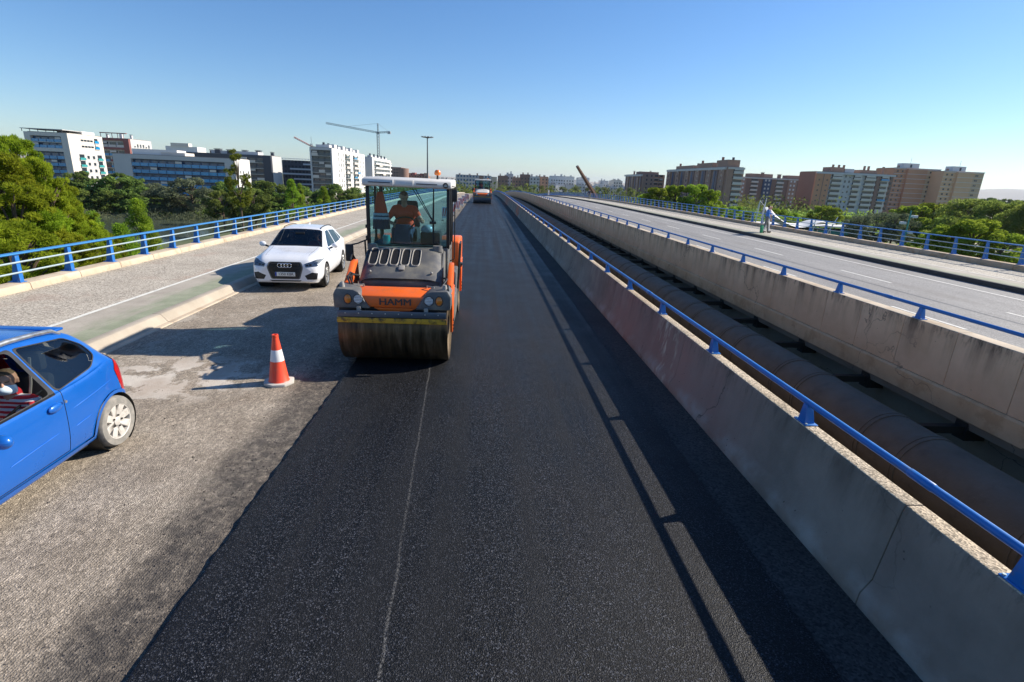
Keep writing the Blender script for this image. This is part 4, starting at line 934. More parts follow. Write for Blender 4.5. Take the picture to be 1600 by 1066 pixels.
# ---------------------------------------------------------------- white SUV
suv = empty('suv', (-5.12, 13.98, -.05), rad(4.2), 'white SUV with dark grille coming down the milled lane beside the roller', 'car'); suv.scale = (.965, .965, .965)
K = [(0.00, .30, .56, .68, .58, .64, .50), (.04, .25, .62, .77, .70, .76, .56), (.12, .22, .70, .86, .78, .84, .60), (.25, .20, .78, .925, .81, .885, .62), (.45, .20, .85, .97, .83, .905, .65), (.9, .21, .90, 1.02, .84, .912, .69),
     (1.22, .22, .94, 1.065, .84, .912, .71), (1.34, .22, .95, 1.12, .84, .912, .70), (1.75, .22, .965, 1.36, .84, .912, .645), (2.02, .22, .975, 1.50, .84, .912, .60), (2.25, .22, .985, 1.545, .84, .912, .595), (2.8, .22, 1.00, 1.56, .84, .91, .59),
     (3.4, .23, 1.02, 1.525, .83, .905, .58), (3.85, .26, 1.04, 1.42, .81, .89, .56), (4.12, .30, 1.03, 1.27, .78, .86, .54), (4.28, .34, .98, 1.10, .74, .82, .52), (4.36, .40, .85, .93, .66, .74, .46)]
bm = car_bm(K)
for wy in (.87, 3.47):
    for s in (-1, 1): extract(bm, cut(bm, circle((wy, .335), .385), (1, 2), lambda c, n_, s=s: c.x*s > .45), None, None, None)
front = lambda c, n_: c.y < .40
gp = round_poly([(-.42, .80), (.42, .80), (.47, .66), (.37, .34), (-.37, .34), (-.47, .66)], .05)
fr, inn = ring(bm, gp, inset(gp, .07), (0, 2), lambda c, n_: c.y < .3 and n_.y < -.15)
extract(bm, fr, 'grille_surround', W['grey'], suv, .006)
gr = extract(bm, inn, 'grille', W['black'], suv, -.01)
for s in (-1, 1):
    hp_ = [(s*.50, .755), (s*.535, .665), (s*.82, .685), (s*.90, .84), (s*.76, .845)]
    fl = lambda c, n_, s=s: c.x*s > .2 and c.y < .62 and (n_.y < -.1 or abs(n_.x) > .3) and n_.z < .93
    hl = cut(bm, hp_, (0, 2), fl); lamp = extract(bm, hl, 'headlamp', mat('headlamp_housing', (.30, .32, .35), .25, .3, .3, 25), suv, -.012, keep=True); extract(bm, hl, 'headlamp_lens', W['lens'], lamp, .004)
    for k in range(3): MB().box(min(s*(.54+.08*k), s*(.60+.08*k)), max(s*(.54+.08*k), s*(.60+.08*k)), .02+.03*k*k, .10+.05*k*k, .695+.012*k, .735+.012*k).obj('lamp_insert', W['black'], lamp, bevel=.006)
    ip = [(s*.50, .44), (s*.56, .335), (s*.80, .33), (s*.83, .50), (s*.70, .53)]
    extract(bm, cut(bm, ip, (0, 2), lambda c, n_, s=s: c.x*s > .2 and c.y < .45 and (n_.y < -.05 or abs(n_.x) > .5)), 'air_intake', W['black'], suv, -.012)
    for k in range(4): MB().box(*sorted((s*.56, s*.80)), .035+.01*k, .10, .358+k*.04, .370+k*.04).obj('intake_slat', W['darksteel'], suv)
extract(bm, cut(bm, [(-.36, .275), (.36, .275), (.42, .315), (-.42, .315)], (0, 2), lambda c, n_: c.y < .2 and n_.y < 0), 'lower_intake', W['black'], suv, -.005)
# glass
wsf = lambda c, n_: c.z > .98 and 1.1 < c.y < 2.2
wp = [(-.735, 1.27), (.735, 1.27), (.60, 2.02), (-.60, 2.02)]
o_, i_ = ring(bm, wp, round_poly([(-.70, 1.31), (.70, 1.31), (.565, 1.985), (-.565, 1.985)], .05), (0, 1), lambda c, n_: wsf(c, n_) and n_.z > .3)
extract(bm, o_, 'windscreen_seal', W['black'], suv, .002)
extract(bm, i_, 'windscreen', W['screen'], suv, 0)
for s in (-1, 1):
    sf = lambda c, n_, s=s: c.x*s > .4 and c.z > .96 and abs(n_.x) > .45
    for nm, pl in (('front_window', [(1.62, 1.03), (2.55, 1.035), (2.53, 1.44), (2.18, 1.435)]), ('rear_window', [(2.62, 1.035), (3.40, 1.06), (3.36, 1.38), (2.60, 1.44)]), ('quarter_window', [(3.44, 1.065), (3.74, 1.10), (3.42, 1.36), (3.40, 1.36)])):
        pl = round_poly(pl, .04); extract(bm, cut(bm, pl, (1, 2), sf), nm, W['darkglass'], suv, -.004)
    for p, q in (((1.45, .28), (1.45, .92)), ((2.585, .26), (2.585, 1.0)), ((3.42, .75), (3.5, 1.0))):
        extract(bm, cut(bm, strip(p, q, .010), (1, 2), lambda c, n_, s=s: c.x*s > .6), 'door_gap', W['ink'], suv, -.004)
    extract(bm, cut(bm, [(.3, .30), (4.1, .30), (4.1, .22), (.3, .22)], (1, 2), lambda c, n_, s=s: c.x*s > .6), 'sill_trim', W['black'], suv, .002)
    extract(bm, cut(bm, strip((.62, .0 + 1.25), (.56, .30), .008), (0, 1), lambda c, n_: c.z > .8 and n_.z > .5), 'bonnet_gap', W['ink'], suv, -.003) if s > 0 else extract(bm, cut(bm, strip((-.62, 1.25), (-.56, .30), .008), (0, 1), lambda c, n_: c.z > .8 and n_.z > .5), 'bonnet_gap', W['ink'], suv, -.003)
    MB().box(*sorted((s*.895, s*.93)), 2.36, 2.52, .865, .89).obj('door_handle', W['whitepaint'], suv, bevel=.01)
    MB().tube([(s*.86, 1.66, .99), (s*1.0, 1.61, 1.05)], .026, 8).obj('mirror_stalk', W['black'], suv)
    mr = MB().ball((s*1.02, 1.60, 1.08), (.10, .065, .075), 14).obj('mirror', W['whitepaint'], suv, smooth=True)
    MB().tube([(s*.535, yy, surf_z(s*.535, yy)+(.004 if yy in (2.1, 3.6) else .028)) for yy in (2.1, 2.2, 2.5, 2.8, 3.1, 3.4, 3.55, 3.6)], .013, 8).obj('roof_rail', W['darksteel'], suv, smooth=True)
    for wy in (.87, 3.47):
        wheel(suv, s*.80, wy, .335, .225, s, 10, 'rubber', 'silver', 1)
        MB().lathe([(.40, s*.50), (.392, s*.885)], 'x', (0, wy, .335), 32).obj('wheel_arch', W['black'], suv)
finish(bm, 'body', W['whitepaint'], suv)
for k in range(6): MB().box(-.33-.015*min(k, 3)+.01*max(0, k-3), .33+.015*min(k, 3)-.01*max(0, k-3), -.012, .03, .545+k*.04, .553+k*.04).obj('grille_slat', W['darksteel'], gr)
for k in range(4):
    MB().tube([(-.122+.0813*k+.056*math.cos(q), -.022-.0*k, .715+.056*math.sin(q)) for q in [j*math.pi/12 for j in range(25)]], .009, 8, caps=False).obj('badge_ring', W['chrome'], gr, smooth=True)
pl = MB().box(-.26, .26, -.03, -.018, .425, .535).obj('number_plate', W['plate'], suv, bevel=.003)
MB().box(-.258, -.215, -.0325, -.0295, .428, .532).obj('plate_band', W['euroblue'], pl)
text('plate_text', '1350 KBR', W['ink'], pl, (.022, -.031, .479), (math.pi/2, 0, 0), .105, .001, .92, .001)
cabin(suv, 4.36, .72, .36, 1.2, 3.6, 1.5, ((-.36, 2.25), (.36, 2.25), (-.36, 3.1), (.36, 3.1)))
MB().hexa([(-.72, 1.42, .6), (.72, 1.42, .6), (.72, 1.75, .6), (-.72, 1.75, .6)], [(-.68, 1.36, 1.02), (.68, 1.36, 1.02), (.66, 1.72, .99), (-.66, 1.72, .99)]).obj('dashboard', W['interior'], suv, bevel=.03)
MB().tube([(.36+.18*math.cos(q), 1.86+.06*math.sin(q), 1.02+.17*math.sin(q)) for q in [j*math.pi/10 for j in range(21)]], .014, 8).obj('steering_wheel', W['greyrim'], suv, smooth=True)
MB().box(-.13, .13, 1.78, 1.81, 1.36, 1.43).obj('rear_view_mirror', W['black'], suv, bevel=.01)
MB().tube([(-.45, 1.30, 1.09), (.05, 1.38, 1.115), (.45, 1.42, 1.12)], .008, 6).obj('wiper', W['black'], suv); MB().prism([(2.9, 1.56), (3.12, 1.56), (3.1, 1.61)], 'x', -.012, .012).obj('roof_antenna', W['whitepaint'], suv)
for px_, lab, top_, hd_ in ((.36, 'driver of the white SUV in a dull red top behind the steering wheel', mat('dull_red_cloth', (.36, .06, .045), .85), .1), (-.36, 'passenger in dark clothes and pale cap in the white SUV', W['navy'], -.1)):
    B, hc = upper(.0, arms=[((-.27, -.12, .22), (-.15, -.36, .34)), ((.27, -.12, .22), (.15, -.36, .34))], sleeve=.6, car_seat=True)
    M_ = head(B, hc, hd_)
    p0 = suv.matrix_basis @ Vector((px_, 2.28, .58))
    person('person', lab, tuple(p0), rad(4.2), B, dict(shirt=top_, trousers=W['navy'], skin=W['skin'], head=W['skin'], hair=W['hair'] if px_ > 0 else W['conewhite']), .017, short_hair, M_)

# ---------------------------------------------------------------- blue hatchback (only its rear half stands in the picture)
car = empty('hatchback', (-4.84, 2.22, -.05), 0, 'bright blue three-door hatchback with silver roof bars at the left edge', 'car')
K = [(0.00, .30, .50, .58, .52, .58, .45), (.05, .25, .58, .68, .64, .70, .52), (.18, .22, .68, .80, .72, .78, .58), (.5, .20, .80, .93, .77, .815, .62), (.85, .20, .88, 1.0, .785, .825, .64), (1.0, .20, .90, 1.07, .79, .825, .64),
     (1.35, .20, .895, 1.26, .79, .825, .60), (1.65, .20, .90, 1.395, .79, .825, .575), (2.0, .20, .905, 1.445, .79, .825, .565), (2.6, .21, .925, 1.455, .79, .825, .56), (3.05, .22, .95, 1.42, .785, .825, .555), (3.28, .25, .98, 1.36, .78, .82, .55),
     (3.42, .28, 1.0, 1.25, .77, .81, .555), (3.55, .30, .97, 1.10, .755, .80, .555), (3.63, .33, .88, .97, .73, .775, .545), (3.68, .38, .72, .78, .66, .71, .50)]
bm = car_bm(K, .04)
RW = (3.40, .285)
for wy in (.72, 3.40):
    for s in (-1, 1):
        g_ = cut(bm, circle((wy, .285), .325), (1, 2), lambda c, n_, s=s: c.x*s > .45); extract(bm, g_, None, None, None)
        if s > 0:
            lip_ = cut(bm, circle((wy, .285), .362), (1, 2), lambda c, n_, s=s: c.x*s > .55); extract(bm, lip_, 'arch_flare', W['bluepaint'], car, .012)
sf = lambda c, n_: c.x > .3 and c.z > .82 and abs(n_.x) > .3
sfn = lambda c, n_: c.x < -.3 and c.z > .82 and abs(n_.x) > .3
# left side: open front window, fixed rear window
fo = [(1.52, .888), (2.635, .925), (2.515, 1.375), (1.80, 1.363)]
of_, if_ = ring(bm, round_poly([(1.36, .866), (2.69, .902), (2.555, 1.392), (1.74, 1.379)], .03), round_poly(fo, .05), (1, 2), sf)
extract(bm, of_, 'window_frame', W['black'], car, .004); extract(bm, if_, None, None, None)
ro = round_poly([(2.71, .915), (3.22, .985), (3.38, 1.085), (3.34, 1.20), (3.16, 1.325), (2.575, 1.388)], .05)
orr, ir = ring(bm, ro, inset(ro, .05), (1, 2), sf)
extract(bm, orr, 'window_frame', W['black'], car, .003); extract(bm, ir, 'rear_side_window', W['carglass'], car, -.002)
for pl_ in (fo, inset(ro, .05)): extract(bm, cut(bm, pl_ if len(pl_) > 4 else round_poly(pl_, .05), (1, 2), sfn), 'side_window', W['carglass'], car, -.002)
# windscreen and tailgate glass
extract(bm, cut(bm, [(-.62, 1.04), (.62, 1.04), (.52, 1.60), (-.52, 1.60)], (0, 1), lambda c, n_: c.z > .95 and n_.z > .3 and .9 < c.y < 1.8), 'windscreen', W['screen'], car, 0)
extract(bm, cut(bm, [(-.56, 1.04), (.56, 1.04), (.47, 1.36), (-.47, 1.36)], (0, 2), lambda c, n_: c.y > 3.2 and n_.y > .2), 'tailgate_window', W['darkglass'], car, 0)
for s in (-1, 1):
    tl = cut(bm, [(3.50, .86), (3.585, .51), (3.70, .50), (3.70, .95), (3.56, 1.02)], (1, 2), lambda c, n_, s=s: c.x*s > .45)
    extract(bm, tl, 'tail_lamp', W['redlamp'], car, .006)
door = [((2.70, .30), (2.74, .96)), ((2.70, .30), (1.0, .28)), ((.98, .30), (.98, .92))]
for p, q in door: extract(bm, cut(bm, strip(p, q, .009), (1, 2), lambda c, n_: c.x > .5), 'door_gap', W['ink'], car, -.004)
extract(bm, cut(bm, strip((3.19, .46), (3.63, .455), .007), (1, 2), lambda c, n_: c.x > .5), 'bumper_gap', W['ink'], car, -.004)
extract(bm, cut(bm, strip((.4, .24), (3.06, .255), .05), (1, 2), lambda c, n_: c.x > .5), 'sill_trim', W['bluepaint'], car, .012)
extract(bm, cut(bm, [(2.86, .62), (3.0, .62), (3.0, .75), (2.86, .75)], (1, 2), lambda c, n_: False), None, None, None) if False else None
extract(bm, cut(bm, round_poly([(2.98, .70), (3.12, .70), (3.12, .84), (2.98, .84)], .03), (1, 2), lambda c, n_: c.x < -.5), 'fuel_flap', W['bluepaint'], car, -.002)
finish(bm, 'body', W['bluepaint'], car)
# rub strips that catch the light
for p, q in (((2.03, .50), (2.60, .545)), ((2.80, .515), (3.02, .54)), ((2.82, .70), (3.42, .78))):
    def xs(y_, z_):
        zb, zs, zt, wb, ws, wt = [pchip([k[0] for k in K], [k[j] for k in K], y_) for j in range(1, 7)]
        return ws*(1.0 if z_ < .62 else .992)
    pts = [(xs(p[0]+(q[0]-p[0])*t/6, p[1]+(q[1]-p[1])*t/6)+.003, p[0]+(q[0]-p[0])*t/6, p[1]+(q[1]-p[1])*t/6) for t in range(7)]
    MB().tube(pts, [.002]+[.006]*5+[.002], 6).obj('body_crease', W['bluepaint'], car, smooth=True)
for s in (-1, 1):
    MB().tube([(s*.535, yy, surf_z(s*.535, yy)+(.0 if k in (0, 7) else .035)) for k, yy in enumerate((1.6, 1.72, 2.0, 2.3, 2.6, 2.9, 3.1, 3.2))], [.016, .024, .026, .026, .026, .024, .022, .014], 10).obj('roof_bar', W['silver'], car, smooth=True)
    for wy in (.72, 3.40):
        wheel(car, s*.735, wy, .285, .175, s, 8, 'dustrubber', 'dustalloy')
        MB().lathe([(.335, s*.42), (.325, s*.80)], 'x', (0, wy, .285), 32).obj('wheel_arch', W['black'], car)
MB().box(-.45, .45, 3.26, 3.38, 1.345, 1.375).obj('spoiler', W['bluepaint'], car, bevel=.012)
dh = MB().ball((.835, 2.60, .80), (.022, .085, .04), 14).obj('door_handle', W['bluepaint'], car, smooth=True); MB().lathe([(.016, 0), (.014, .012), (0, .012)], 'x', (.845, 2.71, .82), 12).obj('lock', W['silver'], dh)
MB().ball((.95, 1.88, .82), (.085, .06, .062), 14).obj('mirror', W['bluepaint'], car, smooth=True); MB().tube([(.79, 1.80, .86), (.9, 1.86, .83)], .025, 8).obj('mirror_stalk', W['black'], car)
cabin(car, 3.68, .70, .16, .9, 3.2, 1.4, ((-.34, 2.60), (.34, 2.60)))
MB().hexa([(-.68, 1.15, .5), (.68, 1.15, .5), (.68, 1.5, .5), (-.68, 1.5, .5)], [(-.62, 1.10, .95), (.62, 1.10, .95), (.6, 1.45, .9), (-.6, 1.45, .9)]).obj('dashboard', W['interior'], car, bevel=.03)
MB().box(.72, .75, 1.35, 2.66, .40, .86).obj('door_card', W['interior'], car, bevel=.01)
MB().tube([(.60, 2.72, 1.26), (.56, 2.72, 1.0), (.52, 2.70, .8)], .012, 6).obj('belt_strap', W['greyrim'], car)
MB().tube([(.34+.17*math.cos(q), 1.95+.06*math.sin(q), .90+.16*math.sin(q)) for q in [j*math.pi/10 for j in range(21)]], .014, 8).obj('steering_wheel', W['black'], car, smooth=True)
B, hc = upper(.02, arms=[((-.27, -.14, .24), (-.15, -.38, .38)), ((.29, -.16, .24), (.17, -.40, .36))], sleeve=.7, car_seat=True)
B.append(((0, .03, .56), .064, (0, .0, .585), .060, 'collar'))
M_ = head(B, hc, .45, 0)
mk = MB(); nu, nv = 9, 8
for j in range(nv+1):
    for i in range(nu+1):
        u_ = -1+2*i/nu; v_ = j/nv; a_ = u_*1.25; rr_ = .085+.012*math.sin(v_*math.pi)
        mk.v.append(tuple(M_ @ Vector((rr_*math.sin(a_)*.95, -.012 - (rr_+.006+.022*math.sin(v_*math.pi)*max(0, math.cos(a_)))*math.cos(a_)*1.0, -.105+.10*v_*(1-.25*abs(u_))))))
mk.f = [(j*(nu+1)+i, j*(nu+1)+i+1, (j+1)*(nu+1)+i+1, (j+1)*(nu+1)+i) for j in range(nv) for i in range(nu)]; mk.m = [0]*len(mk.f)
mkm = mk.mesh('face_mask', W['mask'], smooth=True)
dr = person('person', 'driver in a red and white striped polo shirt and face mask in the blue hatchback', (-4.84+.44, 2.22+2.63, .315), 0, B, dict(shirt=W['redwhite'], collar=mat('red_collar', (.6, .02, .03), .8), trousers=W['navy'], skin=W['skin'], head=W['skin'], hair=W['hairlight'], lip=W['lip']), .0095, lambda Q: (Q[:, 2] > .072) | ((Q[:, 1] > .015) & (Q[:, 2] > .005)), M_, extras=[('face_mask', mkm, None)])
MB().tube([(.20, .10, .56), (.10, -.075, .46), (-.02, -.135, .34), (-.14, -.13, .2), (-.2, -.05, .08)], .011, 6).obj('seat_belt', W['black'], dr, smooth=True).scale = (1, 1, 1)

# ================================================================ CONE, BARRICADES, PEDESTRIANS
cone = empty('traffic_cone', (-2.99, 7.56, -.05), .3, 'orange traffic cone with one white band standing on the milled road', 'traffic cone')
oc = [(.20*math.cos(math.pi/8+k*math.pi/4), .20*math.sin(math.pi/8+k*math.pi/4)) for k in range(8)]
MB().prism([(x*1.12, y*1.12) for x, y in oc], 'z', 0, .045).obj('base', W['conebase'], cone, bevel=.01)
MB().lathe([(.150, .045), (.140, .06), (.096, .36)], 'z', n=28).obj('lower_cone', W['coneorange'], cone, smooth=True)
MB().lathe([(.098, .358), (.098, .36), (.072, .53), (.071, .532)], 'z', n=28).obj('white_band', W['conewhite'], cone, smooth=True)
MB().lathe([(.072, .53), (.042, .72), (.046, .725), (.044, .755), (.030, .757), (.030, .70)], 'z', n=28).obj('upper_cone', W['coneorange'], cone, smooth=True)
W['redboard'] = mat('red_board', (.55, .04, .04), .5); W['whiteboard'] = mat('white_board', (.72, .71, .69), .5)
for i, (x, y) in enumerate(((-2.75, 40.0), (-2.75, 46), (-2.6, 52.5), (-2.55, 60), (-2.45, 68), (-2.4, 77))):
    b_ = empty('barricade', (x, y, -.05), .12*((i % 3)-1), 'red and white striped barricade, %s in the line beside the distant roller' % ('nearest', 'second nearest', 'third nearest', 'third farthest', 'second farthest', 'farthest')[i], 'barricade', 'barricades along the edge of the fresh asphalt')
    MB().box(-.30, .30, -.03, .03, .18, .98).obj('frame', W['whiteboard'], b_, bevel=.02)
    for k in range(4): MB().prism([(-.27+.15*k, .32), (-.20+.15*k, .32), (-.12+.15*k, .92), (-.19+.15*k, .92)], 'y', -.042, -.028).obj('red_stripe', W['redboard'], b_)
    for s in (-1, 1): MB().box(s*.24-.03, s*.24+.03, -.22, .22, 0, .06).obj('foot', W['black'], b_); MB().box(s*.24-.02, s*.24+.02, -.02, .02, .05, .2).obj('leg', W['whiteboard'], b_)

def standing(stride=.0, arms=None, top='shirt', sleeve=.55, long=False, lean=0):
    B = [((-.07, 0, .98), .115, (.07, 0, .98), .115, 'trousers'), ((-.06, 0, 1.14), .115, (.06, 0, 1.14), .115, top), ((-.09, -.01-lean, 1.30), .115, (.09, -.01-lean, 1.30), .115, top), ((-.14, -lean, 1.42), .07, (.14, -lean, 1.42), .07, top), ((0, -lean, 1.46), .058, (0, -.015-lean, 1.56), .05, 'skin')]
    for s in (-1, 1):
        dy = stride*s; B += [((s*.095, 0, .94), .10, (s*.10, -dy*.5-.02, .50), .068, 'trousers'), ((s*.10, -dy*.5-.02, .50), .066, (s*.10, -dy+.03, .10), .048, 'trousers'), ((s*.10, -dy+.04, .055), .042, (s*.11, -dy-.14, .035), .034, 'hair')]
        el, wr = arms[0 if s < 0 else 1]; sh = Vector((s*.185, -lean, 1.42)); el = Vector(el); wr = Vector(wr); m_ = sh.lerp(el, sleeve)
        B += [(sh, .064, m_, .054, top), (m_, .047, el, .042, top if long else 'skin'), (el, .042, wr, .031, top if long else 'skin')]; hand(B, wr, wr - el, (-s, -.3, 0), (0, -1, 0))
    return B
ar = [((-.27, .03, 1.13), (-.28, -.06, .88)), ((.27, .03, 1.13), (.28, -.08, .88))]
def ped(label, loc, rz, mats, stride, arms=ar, long=False, s=1.0, extras=()):
    B = standing(stride, arms, long=long); M_ = head(B, (0, -.02, 1.64)); o = person('person', label, loc, rz, B, mats, .018, short_hair, M_); return o
base = dict(skin=W['skin'], head=W['skin'], hair=W['hair'])
p = ped('pedestrian in blue shirt and grey trousers with a white staff on the far sidewalk', (18.95, 35.35, .33), rad(75), dict(base, shirt=W['blueshirt'], trousers=W['greytrouser']), .22, [((-.27, .0, 1.13), (-.28, -.14, .92)), ((.30, -.10, 1.2), (.28, -.36, 1.25))], True)
p.scale = (1.02, 1.02, 1.02)
st_ = empty('staff', (18.80, 35.55, .33), 0, 'white pole held upright by the pedestrian in the blue shirt', 'pole')
MB().tube([(0, 0, 0.02), (-.05, 0, 1.2), (-.02, 0, 2.25)], [.02, .03, .022], 8).obj('shaft', W['whitecloth'], st_, smooth=True)
MB().add([(-.02, 0, 2.2), (-.13, .02, 1.6), (-.15, .03, .9), (-.05, 0, 1.2)], [(0, 1, 2, 3)]).obj('cloth', W['whitecloth'], st_)
p = ped('pedestrian in pale pink and white walking beside the one in blue', (19.35, 35.9, .335), rad(80), dict(base, shirt=W['pinkshirt'], trousers=W['whitecloth']), .2)
bg = empty('shopping_bag', (18.60, 35.15, .34), .3, 'small green shopping bag beside the pedestrian in blue', 'bag')
MB().hexa([(-.10, -.06, 0), (.10, -.06, 0), (.10, .06, 0), (-.10, .06, 0)], [(-.15, -.03, .5), (.13, -.03, .5), (.13, .03, .5), (-.15, .03, .5)]).obj('pouch', W['greenbag'], bg, bevel=.03)
MB().tube([(-.08, 0, .42), (-.05, 0, .58), (.05, 0, .58), (.08, 0, .42)], .01, 6).obj('handle', W['greenbag'], bg)
ped('lone pedestrian in dark clothes by the far railing near the leaning pylon', (19.9, 103.0, .33+zc(103)), 0, dict(base, shirt=W['navy'], trousers=W['greytrouser']), .2)
ped('tiny distant pedestrian in white shirt on the far sidewalk', (19.3, 164.0, .33+zc(164)), 0, dict(base, shirt=W['whitecloth'], trousers=W['whitecloth']), .2)

# ================================================================ MASTS, PYLON, CRANES, CANOPY
ms = empty('light_mast', (-19.4, 190, -9), 0, 'tall slender high-mast street light behind the roller cab', 'street light')
MB().tube([(0, 0, 0), (0, 0, 24.6)], [.36, .17], 14).obj('pole', W['mast'], ms, smooth=True)
MB().lathe([(.2, 24.2), (.75, 24.35), (1.6, 24.42), (1.6, 24.5), (.2, 24.7), (0, 24.9)], 'z', n=24).obj('crown_ring', W['mast'], ms, smooth=True)
for k in range(10):
    a = 2*math.pi*k/10; MB().hexa([(-.25, -.2, -.14), (.25, -.2, -.14), (.25, .2, -.14), (-.25, .2, -.14)], [(-.33, -.28, .14), (.33, -.28, .14), (.33, .28, .14), (-.33, .28, .14)]).obj('floodlight', W['bgrey'], ms, loc=(1.75*math.cos(a), 1.75*math.sin(a), 24.62))
py = empty('leaning_pylon', (30.6, 150, -9), 0, 'rust brown leaning steel pylon rising beyond the right-hand bridge', 'pylon')
MB().tube([(5.2, 0, 0), (-.2, 0, 9.2), (-5.6, 0, 16.4)], [.85, .62, .40], 6).obj('shaft', W['corten'], py)
MB().tube([(-5.55, 0, 16.3), (-5.7, 0, 16.55)], [.45, .3], 6).obj('cap', W['roofgrey'], py)
def lattice(parent, name, a, b, w, step, m_, r=.10):
    a = Vector(a); b = Vector(b); d = (b-a); L_ = d.length; d.normalize(); u = d.cross(Vector((0, 1, 0))); u = (u if u.length > .1 else Vector((1, 0, 0))).normalized(); v = d.cross(u).normalized(); mb = MB(); cs = [(1, 1), (-1, 1), (-1, -1), (1, -1)]
    for c in cs: mb.tube([a + (u*c[0]+v*c[1])*w/2, b + (u*c[0]+v*c[1])*w/2], r, 4)
    k = 0; t = 0
    while t < L_ - step*.5:
        for q in range(4):
            c0, c1 = cs[q], cs[(q+1) % 4]; p0 = a + d*t + (u*c0[0]+v*c0[1])*w/2; p1 = a + d*min(L_, t+step) + (u*c1[0]+v*c1[1])*w/2; mb.tube([p0, p1], r*.6, 4)
        t += step
    return mb.obj(name, m_, parent)
cr = empty('tower_crane', (-97.6, 520, -9), 0, 'tall grey tower crane above the white apartment blocks', 'crane')
lattice(cr, 'tower', (0, 0, 0), (0, 0, 47.6), 1.9, 2.4, W['cranegrey'], .2); lattice(cr, 'cathead', (0, 0, 48.6), (0, 0, 56), .8, 1.6, W['cranegrey'], .15)
lattice(cr, 'jib', (-1, 0, 48.4), (-46, 0, 54.2), 1.2, 2.2, W['cranegrey'], .16); lattice(cr, 'counter_jib', (1, 0, 48.4), (10.5, 0, 49.3), 1.1, 1.8, W['cranegrey'], .16)
MB().box(8.6, 11.4, -.8, .8, 47.6, 49.6).obj('counterweight', W['bgrey'], cr); MB().box(-1.2, 1.2, -1, 1, 47.4, 48.8).obj('slewing_cab', W['cranegrey'], cr)
MB().tube([(0, 0, 56), (-28, 0, 52.2)], .08, 4).obj('tie_bar', W['cranegrey'], cr); MB().tube([(0, 0, 56), (9.5, 0, 49.6)], .08, 4).obj('tie_bar', W['cranegrey'], cr)
cr = empty('tower_crane', (-188, 620, -9), 0, 'reddish crane jib peeking over the dark balcony block', 'crane')
lattice(cr, 'tower', (0, 0, 0), (0, 0, 41), 1.8, 2.4, W['cranegrey'], .2); lattice(cr, 'jib', (1, 0, 37.5), (-18, 0, 46.5), 1.1, 2, W['cranered'], .22); lattice(cr, 'counter_jib', (1, 0, 38), (8, 0, 36.5), 1., 2, W['cranegrey'], .18)
MB().tube([(0, 0, 41), (0, 0, 48)], .2, 6).obj('cathead', W['cranegrey'], cr)
# white tensile canopy with pavilion
cp = empty('canopy', (76.2, 135, -9), 0, 'white tensile canopy with slanting masts beside the river pavilion', 'canopy')
mb = MB(); nu, nv = 24, 8
for j in range(nv+1):
    v = j/nv
    for i in range(nu+1):
        u = i/nu; x = -5 + 18*u; z = 4.9 + 3.3*math.exp(-((u-.02)/.16)**2)*(1-.55*abs(2*v-1)) + .9*math.exp(-((u-.75)/.15)**2) - 1.0*math.sin(math.pi*u)*(.35+.65*(2*v-1)**2)
        mb.v.append((x, -2.6 + 5.2*v + 1.2*math.sin(3*u)*(v-.5), z + .5*math.sin(9*u)*(1-u)))
mb.f = [(j*(nu+1)+i, j*(nu+1)+i+1, (j+1)*(nu+1)+i+1, (j+1)*(nu+1)+i) for j in range(nv) for i in range(nu)]; mb.m = [0]*len(mb.f)
mb.obj('membrane', W['tent'], cp, smooth=True)
for x0, x1, z1, y_ in ((-7.0, -6.4, 9.8, 0), (13.5, 18.5, 7.0, -2.5), (13.5, 16.5, 6.4, 2.5), (7, 7.4, 5.6, -2.6)): MB().tube([(x0, y_, 0), (x1, y_, z1)], [.2, .12], 8).obj('mast', W['tent'], cp)
for a_, b_ in (((-6.4, 0, 9.7), (-4.2, 0, 7.6)), ((18.5, -2.5, 6.9), (13, -2.5, 4.6)), ((18.5, -2.5, 6.9), (22, -2.5, 0)), ((-6.4, 0, 9.7), (-9, 0, 0))): MB().tube([a_, b_], .06, 5).obj('cable', W['whitecloth'], cp)
pv = empty('pavilion', (88, 143, -9), 0, 'low white framed pavilion with blue glass under the canopy', 'pavilion')
MB().box(-14, 16, -4, 5, 3.6, 3.9).obj('roof', W['bwhite'], pv)
for k in range(9): MB().box(-13.5+3.6*k, -13.25+3.6*k, -3.8, -3.55, 0, 2.9).obj('post', W['bwhite'], pv)
for k in range(8): MB().box(-13.2+3.6*k, -9.95+3.6*k, -3.5, -3.42, .3, 2.7).obj('pane', W['balgreen'], pv)
MB().box(-13.5, 15.5, -2.8, 4.6, 0, 2.88).obj('core', W['roofgrey'], pv)
gm = empty('camera_mast', (49.0, 60, -9), 0, 'teal mast with white floodlights standing behind the right railing', 'mast')
MB().tube([(0, 0, 0), (-.05, 0, 10.6)], [.12, .07], 8).obj('pole', W['greenpost'], gm)
for x, z in ((.45, 9.9), (-.75, 9.15), (.35, 8.1)):
    MB().tube([(0, 0, z-.1), (x, 0, z)], .04, 6).obj('bracket', W['greenpost'], gm); MB().box(x-.22, x+.32, -.25, .25, z-.1, z+.2).obj('floodlight', W['bwhite'], gm, bevel=.05)

